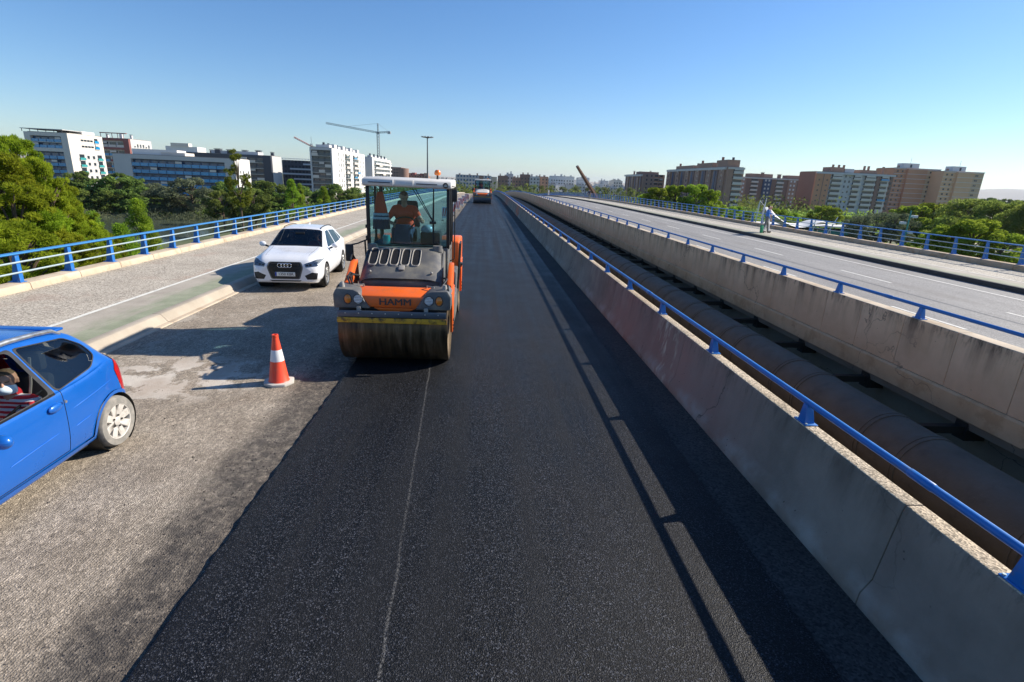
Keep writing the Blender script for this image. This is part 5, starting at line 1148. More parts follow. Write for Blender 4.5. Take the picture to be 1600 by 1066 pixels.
# ================================================================ BUILDINGS
CUBE = {}
def cube(mn):
    if mn not in CUBE: CUBE[mn] = MB().box(-.5, .5, -.5, .5, -.5, .5).mesh('block_' + mn, W[mn])
    return CUBE[mn]
class Bld:
    def __init__(s, label, x0, x1, y0, y1, zt, wall, group=None, name='apartment_building', body=True):
        s.x0, s.x1, s.y0, s.y1, s.zt = x0, x1, y0, y1, zt; s.o = Vector(((x0+x1)/2, (y0+y1)/2, -9)); s.e = empty(name, tuple(s.o), 0, label, 'building', group)
        if body: s.box('wall', x0, x1, y0, y1, -9, zt, wall); s.box('roof', x0+.3, x1-.3, y0+.3, y1-.3, zt, zt+.25, 'roofgrey')
    def box(s, nm, x0, x1, y0, y1, z0, z1, m):
        return inst(nm, cube(m), s.e, ((x0+x1)/2-s.o.x, (y0+y1)/2-s.o.y, (z0+z1)/2-s.o.z), scale=(x1-x0, y1-y0, z1-z0))
    def put(s, nm, f, a0, a1, z0, z1, d0, d1, m):
        if f == 'S': return s.box(nm, a0, a1, s.y0-d1, s.y0-d0, z0, z1, m)
        if f == 'E': return s.box(nm, s.x1+d0, s.x1+d1, a0, a1, z0, z1, m)
        if f == 'W': return s.box(nm, s.x0-d1, s.x0-d0, a0, a1, z0, z1, m)
    def win(s, f, a0, a1, n, z0, fl, fh, w, h, m='win', sill=None, skip=None, wh=None):
        st = (a1-a0)/n
        for j in range(fl):
            for i in range(n):
                if skip and skip(i, j): continue
                c = a0 + st*(i+.5); z = z0 + j*fh; s.put('window', f, c-w/2, c+w/2, z, z+h, -.3, .05, m)
                if sill: s.put('window_sill', f, c-w/2-.15, c+w/2+.15, z-.18, z-.04, -.1, .18, sill)
                if wh and (i*7+j*3) % 4 == 0: s.put('shutter', f, c-w/2+.02, c+w/2-.02, z+h*.45, z+h, -.2, .09, wh)
    def balc(s, f, a0, a1, n, z0, fl, fh, d, m, gm='win', ph=1.05, gap=.3, slab='bgrey', alt=None):
        st = (a1-a0)/n
        for j in range(fl):
            z = z0 + j*fh; s.put('floor_slab', f, a0, a1, z-.28, z-.02, -.2, d-.08, slab)
            for i in range(n):
                c0 = a0 + st*i + gap/2; c1 = a0 + st*(i+1) - gap/2
                s.put('window', f, c0+.2, c1-.2, z+.1, z+fh-.55, -.25, .06, gm)
                mm = alt if alt and (i*5+j*3) % 4 == 1 else m
                s.put('balcony_front', f, c0, c1, z-.02, z+ph, d-.14, d, mm)
                if (i*3+j*5) % 7 == 0: s.put('awning', f, c0+.3, c1-.3, z+fh-1.3, z+fh-.45, d-.25, d-.12, 'balpale')
    def chimneys(s, n, m, seed, h=(1.2, 2.6), w=1.2):
        r = random.Random(seed)
        for k in range(n):
            x = s.x0 + (s.x1-s.x0)*(k+.3+.4*r.random())/n; y = s.y0 + (s.y1-s.y0)*r.uniform(.1, .8); hh = r.uniform(*h); ww = w*r.uniform(.6, 1.3)
            s.box('chimney', x-ww/2, x+ww/2, y-ww/2, y+ww/2, s.zt, s.zt+hh, m); s.box('chimney_cap', x-ww*.62, x+ww*.62, y-ww*.62, y+ww*.62, s.zt+hh+.15, s.zt+hh+.4, 'slate')
    def penthouse(s, a, b, c, d, h, m): s.box('penthouse', s.x0+(s.x1-s.x0)*a, s.x0+(s.x1-s.x0)*b, s.y0+(s.y1-s.y0)*c, s.y0+(s.y1-s.y0)*d, s.zt+.2, s.zt+h, m)

# --- left bank
b = Bld('pale stucco corner block with blue glass balconies, leftmost of the buildings', -199.4, -181.4, 256.6, 277, 14.4, 'stucco')
for a0, a1 in ((-199.4, -197.0), (-184.2, -181.4)): b.put('frame_fin', 'S', a0, a1, -9, 14.4, 0.01, 1.6, 'stucco')
b.put('frame_beam', 'S', -197.0, -184.2, 12.9, 14.4, .02, 1.6, 'stucco'); b.put('frame_beam', 'S', -197.0, -184.2, 6.6, 8.0, .02, 1.6, 'stucco')
b.put('backing', 'S', -197.0, -184.2, -9, 12.9, .005, .02, 'bluestrip')
b.balc('S', -197.0, -184.2, 4, 8.1, 2, 2.45, 1.5, 'balblue', 'winblue', 1.1); b.balc('S', -197.0, -184.2, 4, -8.2, 5, 2.95, 1.5, 'balblue', 'winblue', 1.25, .3, 'bluestrip')
b.put('backing', 'E', 259.5, 275.2, -9, 7.2, .005, .03, 'bgrey')
b.win('E', 264.0, 271.0, 2, -7.6, 5, 2.95, 1.5, 1.3, 'win', 'bwhite'); b.balc('E', 259.8, 263.6, 1, -8.2, 5, 2.95, .5, 'balgreen', 'win', 1.0); b.balc('E', 271.4, 275.0, 1, -8.2, 5, 2.95, .5, 'balgreen', 'win', 1.0)
b.win('E', 262.5, 270.5, 4, 9.0, 2, 2.6, 1.7, .8, 'win'); b.balc('E', 271, 274, 1, 8.6, 2, 2.6, .4, 'balblue', 'win')
b.box('roof_canopy', -200.6, -183, 255, 268, 15.6, 15.85, 'bgrey')
for k in range(6): b.box('canopy_post', -200.2+3.3*k, -200.05+3.3*k, 255.3, 255.5, 14.4, 15.6, 'slate')
b.penthouse(.3, .9, .5, .9, 1.6, 'bwhite')

b = Bld('wine red and grey block with open roof frame behind the blue balcony block', -198.0, -183.2, 301, 319, 15.0, 'bgrey')
b.put('red_fin', 'S', -186.0, -183.3, -9, 15.0, 0, 1.4, 'redpan'); b.put('red_band', 'S', -198, -186, 9.6, 10.6, 0, 1.3, 'redpan'); b.put('red_band', 'S', -198, -186, 14.0, 15.0, 0, 1.3, 'redpan')
b.balc('S', -198, -186, 3, -8.2, 6, 2.95, 1.1, 'balblue', 'win', alt='redpan'); b.balc('S', -198, -186, 3, 10.8, 1, 3, 1.1, 'balpale', 'win')
b.win('E', 303, 317.5, 6, 11.2, 1, 3, 1.2, 1.6, 'win', 'bwhite', wh='bwhite'); b.win('E', 303, 317.5, 6, -7.6, 6, 2.95, 1.2, 1.6, 'win', 'bwhite', wh='bwhite')
for k in range(5): b.box('roof_post', -197.8+2.8*k, -197.6+2.8*k, 301.2, 301.4, 15, 17.4, 'redpan')
b.box('roof_frame', -198, -185, 301, 302, 17.4, 17.8, 'redpan'); b.chimneys(3, 'bwhite', 4)

b = Bld('long low block with deep blue glass balcony bands and white end wall', -151.6, -103.2, 237.5, 250, 6.6, 'stuccoS')
b.put('frame_fin', 'S', -151.6, -144.6, -9, 6.6, .01, 1.5, 'bgrey'); b.put('frame_fin', 'S', -107.4, -103.2, -9, 6.6, .01, 1.5, 'bgrey'); b.put('frame_beam', 'S', -144.6, -107.4, 5.0, 6.6, .02, 1.5, 'bgrey')
b.put('backing', 'S', -144.6, -107.4, -9, 5.0, .005, .02, 'bluestrip')
b.balc('S', -144.6, -107.4, 11, -8.6, 5, 2.72, 1.45, 'balblue', 'winblue', 1.25, .25, 'bluestrip')
b.box('white_end', -103.2, -103.0, 237.0, 250, -9, 6.6, 'bwhite')
b.x1 += .2; b.win('E', 239, 249, 4, -7.4, 4, 2.72, .9, 1.2, 'win', None, lambda i, j: (i+j) % 3 == 2)
b.box('roof_room', -146, -128, 240, 247, 6.8, 9.0, 'bwhite'); b.penthouse(.35, .55, .2, .8, 1.5, 'balpale')

b = Bld('long dark roofed block with paired chimneys and grey end wall', -167, -112.0, 300, 313, 9.8, 'slate')
b.put('end_wall', 'E', 300, 313, -9, 9.8, .01, .2, 'bgrey'); b.win('E', 302, 306, 1, -7.4, 6, 2.9, 1.0, 1.2, 'win', 'stuccoS')
b.x1 += .2
b.balc('S', -132, -116.0, 4, -8.2, 6, 2.9, 1.3, 'baldark', 'win', slab='bgrey', alt='balpale'); b.put('dark_fin', 'S', -116, -112, -9, 9.8, 0, 1.4, 'slate')
b.chimneys(9, 'slate', 8, (1.6, 3.2), 2.2); b.box('roof_terrace', -166, -150, 301, 310, 10, 12.6, 'bwhite'); b.box('roof_terrace', -144, -120, 303, 310, 10, 11.6, 'stuccoS'); b.box('roof_terrace', -163, -154, 300.5, 304, 12.6, 14.2, 'balpale')

b = Bld('dark block with stepped white balcony bands left of the tall white block', -122.9, -100, 345, 362, 8.8, 'slate')
for j in range(6):
    z = -8 + j*2.9; a = (-121, -113, -116, -122.5, -118, -110)[j]; b.put('white_band', 'S', a, -104, z, z+.9, 0, 1.3, 'bwhite'); b.win('S', -122, -105, 8, z+1.0, 1, 3, 1.3, 1.4, 'win')
for k in range(10): b.box('roof_post', -122.6+1.7*k, -122.4+1.7*k, 345.2, 345.4, 8.8, 9.9, 'bwhite')
b.box('roof_rail', -122.9, -106, 345.1, 345.5, 9.9, 10.1, 'bwhite')

b = Bld('tall white block with dark glazed balcony front left of the roller cab', -92.2, -80.7, 301.2, 380, 15.2, 'bwhite')
b.put('frame_fin', 'S', -92.2, -91.4, -9, 15.2, .01, 1.2, 'stuccoS'); b.put('frame_fin', 'S', -81.4, -80.7, -9, 15.2, .01, 1.2, 'stuccoS'); b.put('frame_beam', 'S', -91.4, -81.4, 14.0, 15.2, .02, 1.2, 'stuccoS'); b.put('backing', 'S', -91.4, -81.4, -9, 14.0, .005, .02, 'slate')
b.balc('S', -91.4, -81.4, 3, -8.4, 8, 2.8, 1.1, 'baldark', 'win', 1.3, .15, alt='balpale')
b.put('grey_strip', 'E', 306, 309, -9, 14.4, .0, .06, 'bgrey')
b.win('E', 311, 326, 3, -7.8, 8, 2.8, 1.4, 1.9, 'win', None, wh='balpale'); b.balc('E', 327, 340, 2, -8.4, 8, 2.8, 1.1, 'balpale', 'win', 1.0, .6, alt='baldark'); b.balc('E', 346, 362, 2, -8.4, 8, 2.8, 1.1, 'balpale', 'win', 1.0, .6, alt='balblue'); b.win('E', 364, 378, 3, -7.8, 8, 2.8, 1.4, 1.9, 'win')
for k in range(8): b.box('roof_unit', -90+.6*(k % 3), -83+.4*(k % 2), 304+9*k, 309+9*k, 15.4, 16.9+.7*(k % 2), 'bwhite'); b.box('vent', -87, -86, 306+9*k, 307+9*k, 16.9, 18.2, 'slate')

b = Bld('smaller white block with ribbon balconies beside the crane', -83.1, -77.9, 391, 466, 14.2, 'bwhite')
b.put('grey_front', 'S', -83.1, -77.9, -9, 14.2, .0, .1, 'stuccoS'); b.balc('E', 397, 463, 5, -8.4, 7, 3.05, 1.5, 'bwhite', 'win', .9, .5, 'bwhite')
for k in range(5): b.box('roof_unit', -82, -79.5, 395+14*k, 402+14*k, 14.4, 15.6, 'stuccoS'); b.box('vent', -81, -80, 396+14*k, 397.5+14*k, 15.6, 16.8, 'slate')
b = Bld('brown round-ended block beyond the white apartment blocks', -101, -89, 600, 625, 11, 'brickdark'); b.win('S', -100, -90, 4, -7, 6, 3, 1.2, 1.4, 'win')
MB().lathe([(7, -9), (7, 10.4), (0, 10.8)], 'z', n=24).obj('round_end', W['brickdark'], b.e, loc=(6.0, -6, 9), smooth=True)
b = Bld('low reddish rooftops just above the roller cab', -91, -63, 622, 650, 3.4, 'brickdark')
for k in range(6): b.box('gable', -90+4.5*k, -86.5+4.5*k, 622, 640, 3.4, 5.4+(k*7 % 3)*.6, 'brick' if k % 2 else 'redpan')
b.win('S', -90, -64, 9, -7, 4, 3, 1.4, 1.4)

# --- centre skyline
b = Bld('wide grey block with cream end wall behind the distant roller', -22.3, 5.4, 430, 445, 5.4, 'bgrey'); b.win('S', -21.5, 4.5, 11, -7, 5, 2.7, 1.5, 1.4, 'winblue'); b.put('brown_bay', 'S', -4, -1, -9, 5.4, 0, .5, 'brickdark'); b.put('cream_wall', 'S', 5.4, 9.6, -9, 5.0, -8, 0, 'beige'); b.chimneys(4, 'brick', 3, (.6, 1.4))
sk = random.Random(21)
FAR = []
x = 12.5
for k, (w_, h_, m_) in enumerate([(9, 6.5, 'brickdark'), (6, 8.5, 'stuccoS'), (8, 5.6, 'brick'), (9, 8.6, 'brickdark'), (9, 7.0, 'bgrey'), (10, 7.4, 'brick')]):
    FAR.append((x, x+w_, 515+sk.uniform(-8, 8), h_, m_)); x += w_*.92
x = 60
while x < 158:
    w_ = sk.uniform(8, 15); FAR.append((x, x+w_, sk.uniform(590, 660), sk.uniform(4.5, 9.6)-(3 if 118 < x < 132 else 0), sk.choice(['bwhite', 'stuccoS', 'bgrey', 'bwhite', 'beige', 'stucco']))); x += w_*.8
for k in range(8): FAR.append((62+k*11, 72+k*11, 560+sk.uniform(-9, 9), sk.uniform(-.5, 3), sk.choice(['bwhite', 'bgrey', 'stuccoS'])))
for k in range(7): FAR.append((-60+6*k, -52+6*k, 700, sk.uniform(0, 3), sk.choice(['brick', 'beige', 'bgrey'])))
FAR.sort(key=lambda a: (a[0]+a[1])/a[2])
CN = {'brickdark': 'dark brown', 'brick': 'brown brick', 'bwhite': 'white', 'stuccoS': 'grey-white', 'bgrey': 'grey', 'beige': 'beige', 'stucco': 'cream'}
NTH = 'first second third fourth fifth sixth seventh eighth ninth tenth'.split()
seen = {}
for k, (x0, x1, y0, zt, m_) in enumerate(FAR):
    seen[m_] = seen.get(m_, 0) + 1
    b = Bld('%s %s block from the left in the distant skyline beyond the bridges' % (NTH[seen[m_]-1], CN[m_]), x0, x1, y0, y0+14, zt, m_, 'distant skyline blocks')
    mb = MB(); nfl = int((zt+8)/3); nw = max(2, int((x1-x0)/2.6))
    for j in range(nfl):
        for i in range(nw):
            a = x0 + (x1-x0)*(i+.5)/nw - b.o.x; mb.box(a-.6, a+.6, y0-.08-b.o.y, y0+.2-b.o.y, 1.2+3*j, 2.6+3*j)
    o = mb.obj('windows', W['win'], b.e); o['kind'] = 'stuff'
    b.chimneys(2, m_, k, (.8, 2.0), 1.6)

# --- right bank brick blocks
def westface(b, y0, y1, n, fl, fh, strips):
    st = (y1-y0)/n
    for i in range(n):
        a = y0 + st*i
        if i % 2 == strips: 
            b.put('facade_strip', 'W', a+st*.12, a+st*.42, -9, b.zt-1.6, -.1, .25, 'bluestrip'); b.put('facade_strip', 'W', a+st*.55, a+st*.85, -9, b.zt-1.6, -.1, .25, 'bluestrip')
            b.put('brick_bay', 'W', a+st*.02, a+st*.12, -9, b.zt-1.4, 0, 1.0, 'brickdark')
        else:
            b.put('brick_bay', 'W', a+st*.1, a+st*.9, -9, b.zt-1.3, 0, .9, 'brick')
            for j in range(fl): b.put('window', 'W', a+st*.35, a+st*.5, -7.5+fh*j, -6.2+fh*j, .5, .95, 'win')
    b.put('parapet_band', 'W', y0, y1, b.zt-1.3, b.zt, .0, 1.1, 'balpale')
b = Bld('dark brick slab with blue strips, leftmost on the right bank', 115.7, 132, 400, 450, 11.2, 'brick'); westface(b, 401, 450, 7, 7, 2.85, 0)
b.balc('S', 124, 131, 2, -8.2, 7, 2.85, 1.0, 'brickor', 'win', 1.0, .5, 'balpale'); b.win('S', 117, 124, 2, -7.3, 7, 2.85, 1.0, 1.2); b.chimneys(8, 'brick', 12, (1.2, 3.0), 1.6); b.penthouse(.1, .9, .2, .5, 2.2, 'brickdark')
b = Bld('big brick slab with blue strips and pale end balconies above the lime green trees', 133.5, 143, 300, 400, 15.0, 'brick'); westface(b, 301, 399, 11, 8, 2.9, 1)
b.put('end_panel', 'S', 133.5, 136.5, -9, 14.9, 0, .9, 'brick'); b.balc('S', 136.8, 142.6, 1, -8.4, 8, 2.9, 1.2, 'balpale', 'win', 1.15, .3, 'balpale'); b.put('parapet_band', 'S', 133.5, 143, 14.0, 15.0, 0, 1.0, 'balpale')
for a, c, h in ((302, 316, 4.0), (322, 345, 3.0), (352, 384, 2.2)): b.box('stair_head', 134, 141, a, c, 15.2, 15+h, 'brick'); b.box('chimney', 135.5, 136.6, c-3, c-2, 15+h, 16.8+h, 'brickdark'); b.box('chimney', 137.5, 138.5, a+2, a+3, 15+h, 16.4+h, 'slate')
b = Bld('long dark brick block with many pale balconies behind the canopy', 176, 245, 400, 416, 12.6, 'brickdark')
for k in range(7):
    a = 177.5 + 9.7*k
    if k % 2 == 0: b.balc('S', a, a+5.6, 1, -8.2, 7, 2.9, 1.2, 'balpale', 'win', 1.0, .2, 'balpale')
    else: b.put('brick_bay', 'S', a-.5, a+6, -9, 12, 0, .7, 'brick' if k % 4 == 1 else 'bluestrip'); b.y0 -= .7; b.win('S', a+.2, a+5.4, 2, -7.2, 7, 2.9, 1.2, 1.3, 'bwhite' if k % 4 == 1 else 'balpale'); b.y0 += .7
b.put('parapet_band', 'S', 176, 245, 11.8, 12.6, 0, .9, 'balpale'); b.chimneys(10, 'brickdark', 31, (1.4, 3.6), 2.0); b.penthouse(.3, .55, .1, .6, 2.8, 'brick'); b.penthouse(.72, .92, .1, .6, 2.6, 'brick')
b = Bld('large brick block with grey facade, pale balcony stacks and orange end wall', 190, 237.2, 310, 326, 15.2, 'brickdark')
b.put('orange_end', 'S', 190, 198.6, -9, 15.1, 0, 1.4, 'brickor'); b.put('end_strip', 'S', 194.2, 194.7, -9, 14.0, 1.4, 1.44, 'brickdark')
for a in (191.3, 196.0): b.y0 -= 1.4; b.win('S', a, a+1.6, 1, -7, 7, 2.9, .8, .8, 'win'); b.y0 += 1.4
b.put('grey_panel', 'S', 198.6, 234.5, -9, 14.2, 0, .3, 'bgrey'); b.y0 -= .3
for a0, a1 in ((199.6, 206.2), (212.5, 217.5), (219.5, 226), (229.0, 234)): b.balc('S', a0, a1, 1, -8.2, 8, 2.85, 1.3, 'balpale', 'win', 1.05, .2, 'balpale', alt='balblue' if a0 > 228 else None)
b.win('S', 207, 212, 2, -7.3, 8, 2.85, .9, 1.3, 'win', None, wh='balpale'); b.put('brick_bay', 'S', 226.4, 228.6, -9, 14.0, 0, 1.0, 'brickdark'); b.win('S', 234.6, 237.0, 1, -7.3, 8, 2.85, .9, 1.3, 'win'); b.put('parapet_band', 'S', 190, 237.2, 14.2, 15.2, 0, 1.3, 'stuccoS'); b.y0 += .3
for a, c, h, m_ in ((200, 208, 3.0, 'brick'), (208.5, 214, 2.4, 'stuccoS'), (218, 228, 2.2, 'brick')): b.box('stair_head', a, c, 312, 320, 15.4, 15.2+h, m_)
for x in (201, 204.5, 207.5, 220, 222.5, 231.5): b.box('chimney', x, x+.9, 312.5, 313.4, 15.2, 19.6, 'brick')
def tower(label, x0, x1, y0, zt, mL, mR):
    d = (x1-x0); b = Bld(label, x0-9.5, x1, y0, y0+17, zt, mL)
    b.put('front_bay', 'S', x0-1, x0+d*.55, -9, zt, 0, 1.5, mL); b.put('front_panel', 'S', x0+d*.55, x1-.01, -9, zt-.01, 0, .25, mR)
    for j in range(9):
        z = zt - .5 - 3.0*j
        b.put('floor_band', 'S', x0-9.5, x0-1.02, z, z+.22, 0, .16, 'bwhite'); b.put('floor_band', 'S', x0-1.1, x0+d*.55+.1, z, z+.22, 1.5, 1.62, 'bwhite'); b.put('floor_band', 'S', x0+d*.55+.1, x1+.1, z, z+.22, .25, .40, 'bwhite')
        for a in (x0-7.5, x0-4.2, x0+d*.68, x0+d*.74): b.put('window', 'S', a, a+.9, z-2.0, z-.9, 0, .30, 'win')
    b.box('white_edge', x1, x1+.5, y0+.2, y0+17, -9, zt, 'bwhite'); b.box('lift_house', x0-1.5, x0+d*.42, y0+3, y0+9, zt+.2, zt+3.4, 'bwhite'); b.box('lift_window', x0+3, x0+4.2, y0+2.9, y0+3.1, zt+.8, zt+2.6, 'slate'); b.box('chimney', x0-5, x0-4, y0+3, y0+4, zt, zt+1.8, 'brick'); b.box('roof_edge', x0-9.7, x1+.6, y0-.2, y0+.3, zt-.02, zt+.35, 'balpale')
    MB().tube([(x0+4-b.o.x, 0, zt+12), (x0+4-b.o.x, 0, zt+16)], .08, 5).obj('antenna', W['slate'], b.e, loc=(0, -4, -zt*0))
    return b
tower('tan brick tower with thin white floor bands, left of the twin towers', 276.5, 298.5, 350, 21.3, 'brickor', 'brickolive')
tower('tan brick tower with thin white floor bands, rightmost building', 302.0, 319.5, 340, 20.2, 'bricktan', 'brickolive')

# ================================================================ TREES
def leafset(P, N, size, rng, aspect=.5):
    """one rhombic leaf per point P with normals N -> vertex array and faces"""
    n = len(P); a = rng.normal(size=(n, 3)); a -= N*(a*N).sum(1)[:, None]; a /= np.linalg.norm(a, axis=1)[:, None] + 1e-9; b = np.cross(N, a)
    s = size*rng.uniform(.6, 1.35, n)[:, None]; V_ = np.stack([P - a*s, P + b*s*aspect, P + a*s, P - b*s*aspect], 1).reshape(-1, 3); return V_
SPEC = {  # leaves, leaf half-length (m), aspect, clumps, clump size (share of radius), reference radius and crown height (m)
    'pine': (52000, .085, .22, 170, .15, 1.9, 6.5), 'young': (11000, .11, .26, 60, .26, 1.8, 6.0), 'slender': (9500, .15, .30, 60, .22, 2.2, 11.0), 'broad': (9000, .26, .6, 50, .26, 4.8, 8.0),
    'lime': (9500, .17, .6, 46, .28, 3.0, 6.5), 'olive': (10000, .20, .42, 46, .27, 4.0, 7.5), 'umbrella': (22000, .22, .34, 70, .20, 6.5, 10.0), 'reed_tree': (1500, .5, .12, 26, .3, 3.2, 7.0)}
def crown(kind, seed):
    n, leaf, asp, k, cs, r0, h0 = SPEC[kind]; rng = np.random.default_rng(seed)
    z = rng.uniform(.03, .98, k)
    if kind == 'pine': R = np.sqrt(np.clip(1-((z-.40)/.62)**2, .02, 1)); z[:4] = (.98, .93, .9, .86); R[:4] = (.08, .2, .3, .35)
    elif kind == 'young': R = (1-z)**.8*.95+.03
    elif kind == 'slender': z = rng.uniform(.2, .98, k); R = .8*np.sqrt(np.clip(1-((z-.55)/.48)**2, .03, 1))
    elif kind == 'umbrella': z = rng.uniform(.2, .97, k); R = np.sqrt(np.clip(1-((z-.38)/.64)**2, .03, 1))
    elif kind == 'reed_tree': R = .85*(1-.55*z)
    else: R = np.sqrt(np.clip(1-((z-.46)/.56)**2, .04, 1))
    th = rng.uniform(0, 6.283, k); rr = R*np.sqrt(rng.uniform(.3, 1, k))*np.where(rng.random(k) < .25, 1.25, 1); c = np.stack([rr*np.cos(th)*r0, rr*np.sin(th)*r0, z*h0], 1); sz = cs*r0*rng.uniform(.4, 1.45, k)
    i = rng.choice(k, n, p=sz**2/(sz**2).sum()); d = rng.normal(size=(n, 3)); d /= np.linalg.norm(d, axis=1)[:, None]
    P = c[i] + d*(sz[i]*rng.uniform(.25, 1, n)**.5)[:, None]*np.array([1, 1, .7])
    if asp < .35:          # needles: long axis points out of the tuft
        a = d + rng.normal(size=(n, 3))*.45 + np.array([0, 0, .25]); a /= np.linalg.norm(a, axis=1)[:, None]; b = np.cross(a, rng.normal(size=(n, 3))); b /= np.linalg.norm(b, axis=1)[:, None]
        s = leaf*rng.uniform(.6, 1.35, n)[:, None]; V_ = np.stack([P - a*s, P + b*s*asp, P + a*s, P - b*s*asp], 1).reshape(-1, 3)
    else:
        N = d + rng.normal(size=(n, 3))*.55 + np.array([0, 0, .35]); N /= np.linalg.norm(N, axis=1)[:, None]; V_ = leafset(P, N, leaf, rng, asp)
    m = n; me = bpy.data.meshes.new('crown'); me.vertices.add(m*4); me.vertices.foreach_set('co', V_.ravel()); me.loops.add(m*4); me.loops.foreach_set('vertex_index', np.arange(m*4, dtype=np.int32))
    me.polygons.add(m); me.polygons.foreach_set('loop_start', np.arange(0, m*4, 4, dtype=np.int32)); me.update(calc_edges=True); me.materials.append(W[kind]); return me, c
CR = {}
def get_crown(kind, v):
    key = (kind, v)
    if key not in CR:
        me, c = crown(kind, 100 + v + len(kind)*7); r0, h0 = SPEC[kind][5:]
        mb = MB(); tw = .05*r0+.06; mb.tube([(0, 0, -h0*1.2), (.1, .05, -h0*.3), (-.05, .08, h0*.4), (.05, 0, h0*.85)], [tw*1.3, tw, tw*.7, tw*.2], 8)
        for q in c[::3]: mb.tube([(0, .02, max(.0, q[2]*.6)), (q[0]*.5, q[1]*.5, q[2]*.85), tuple(q)], [tw*.4, tw*.28, tw*.1], 5)
        CR[key] = (me, mb.mesh('trunk', W['bark'], smooth=True))
    return CR[key]
LAB = {'pine': ('big yellow-green pine crowding the left railing', 'pines behind the left railing'), 'young': ('slim bright green young conifer on the left river bank', 'young conifers on the left bank'),
       'slender': ('tall thin sparse pine rising above the tree line in front of the white end wall', None), 'broad': ('dark green leafy tree in the belt below the left apartment blocks', 'leafy trees of the left bank'),
       'lime': ('yellow-green leafy tree in the park right of the bridges', 'yellow-green trees right of the bridges'), 'olive': ('grey-green rounded tree in the park right of the bridges', 'grey-green trees right of the bridges'),
       'umbrella': ('large deep green pine at the right edge of the park', 'deep green pines right of the bridges'), 'reed_tree': ('feathery pale green tree at the far end of the bridges', 'feathery trees beyond the bridges')}
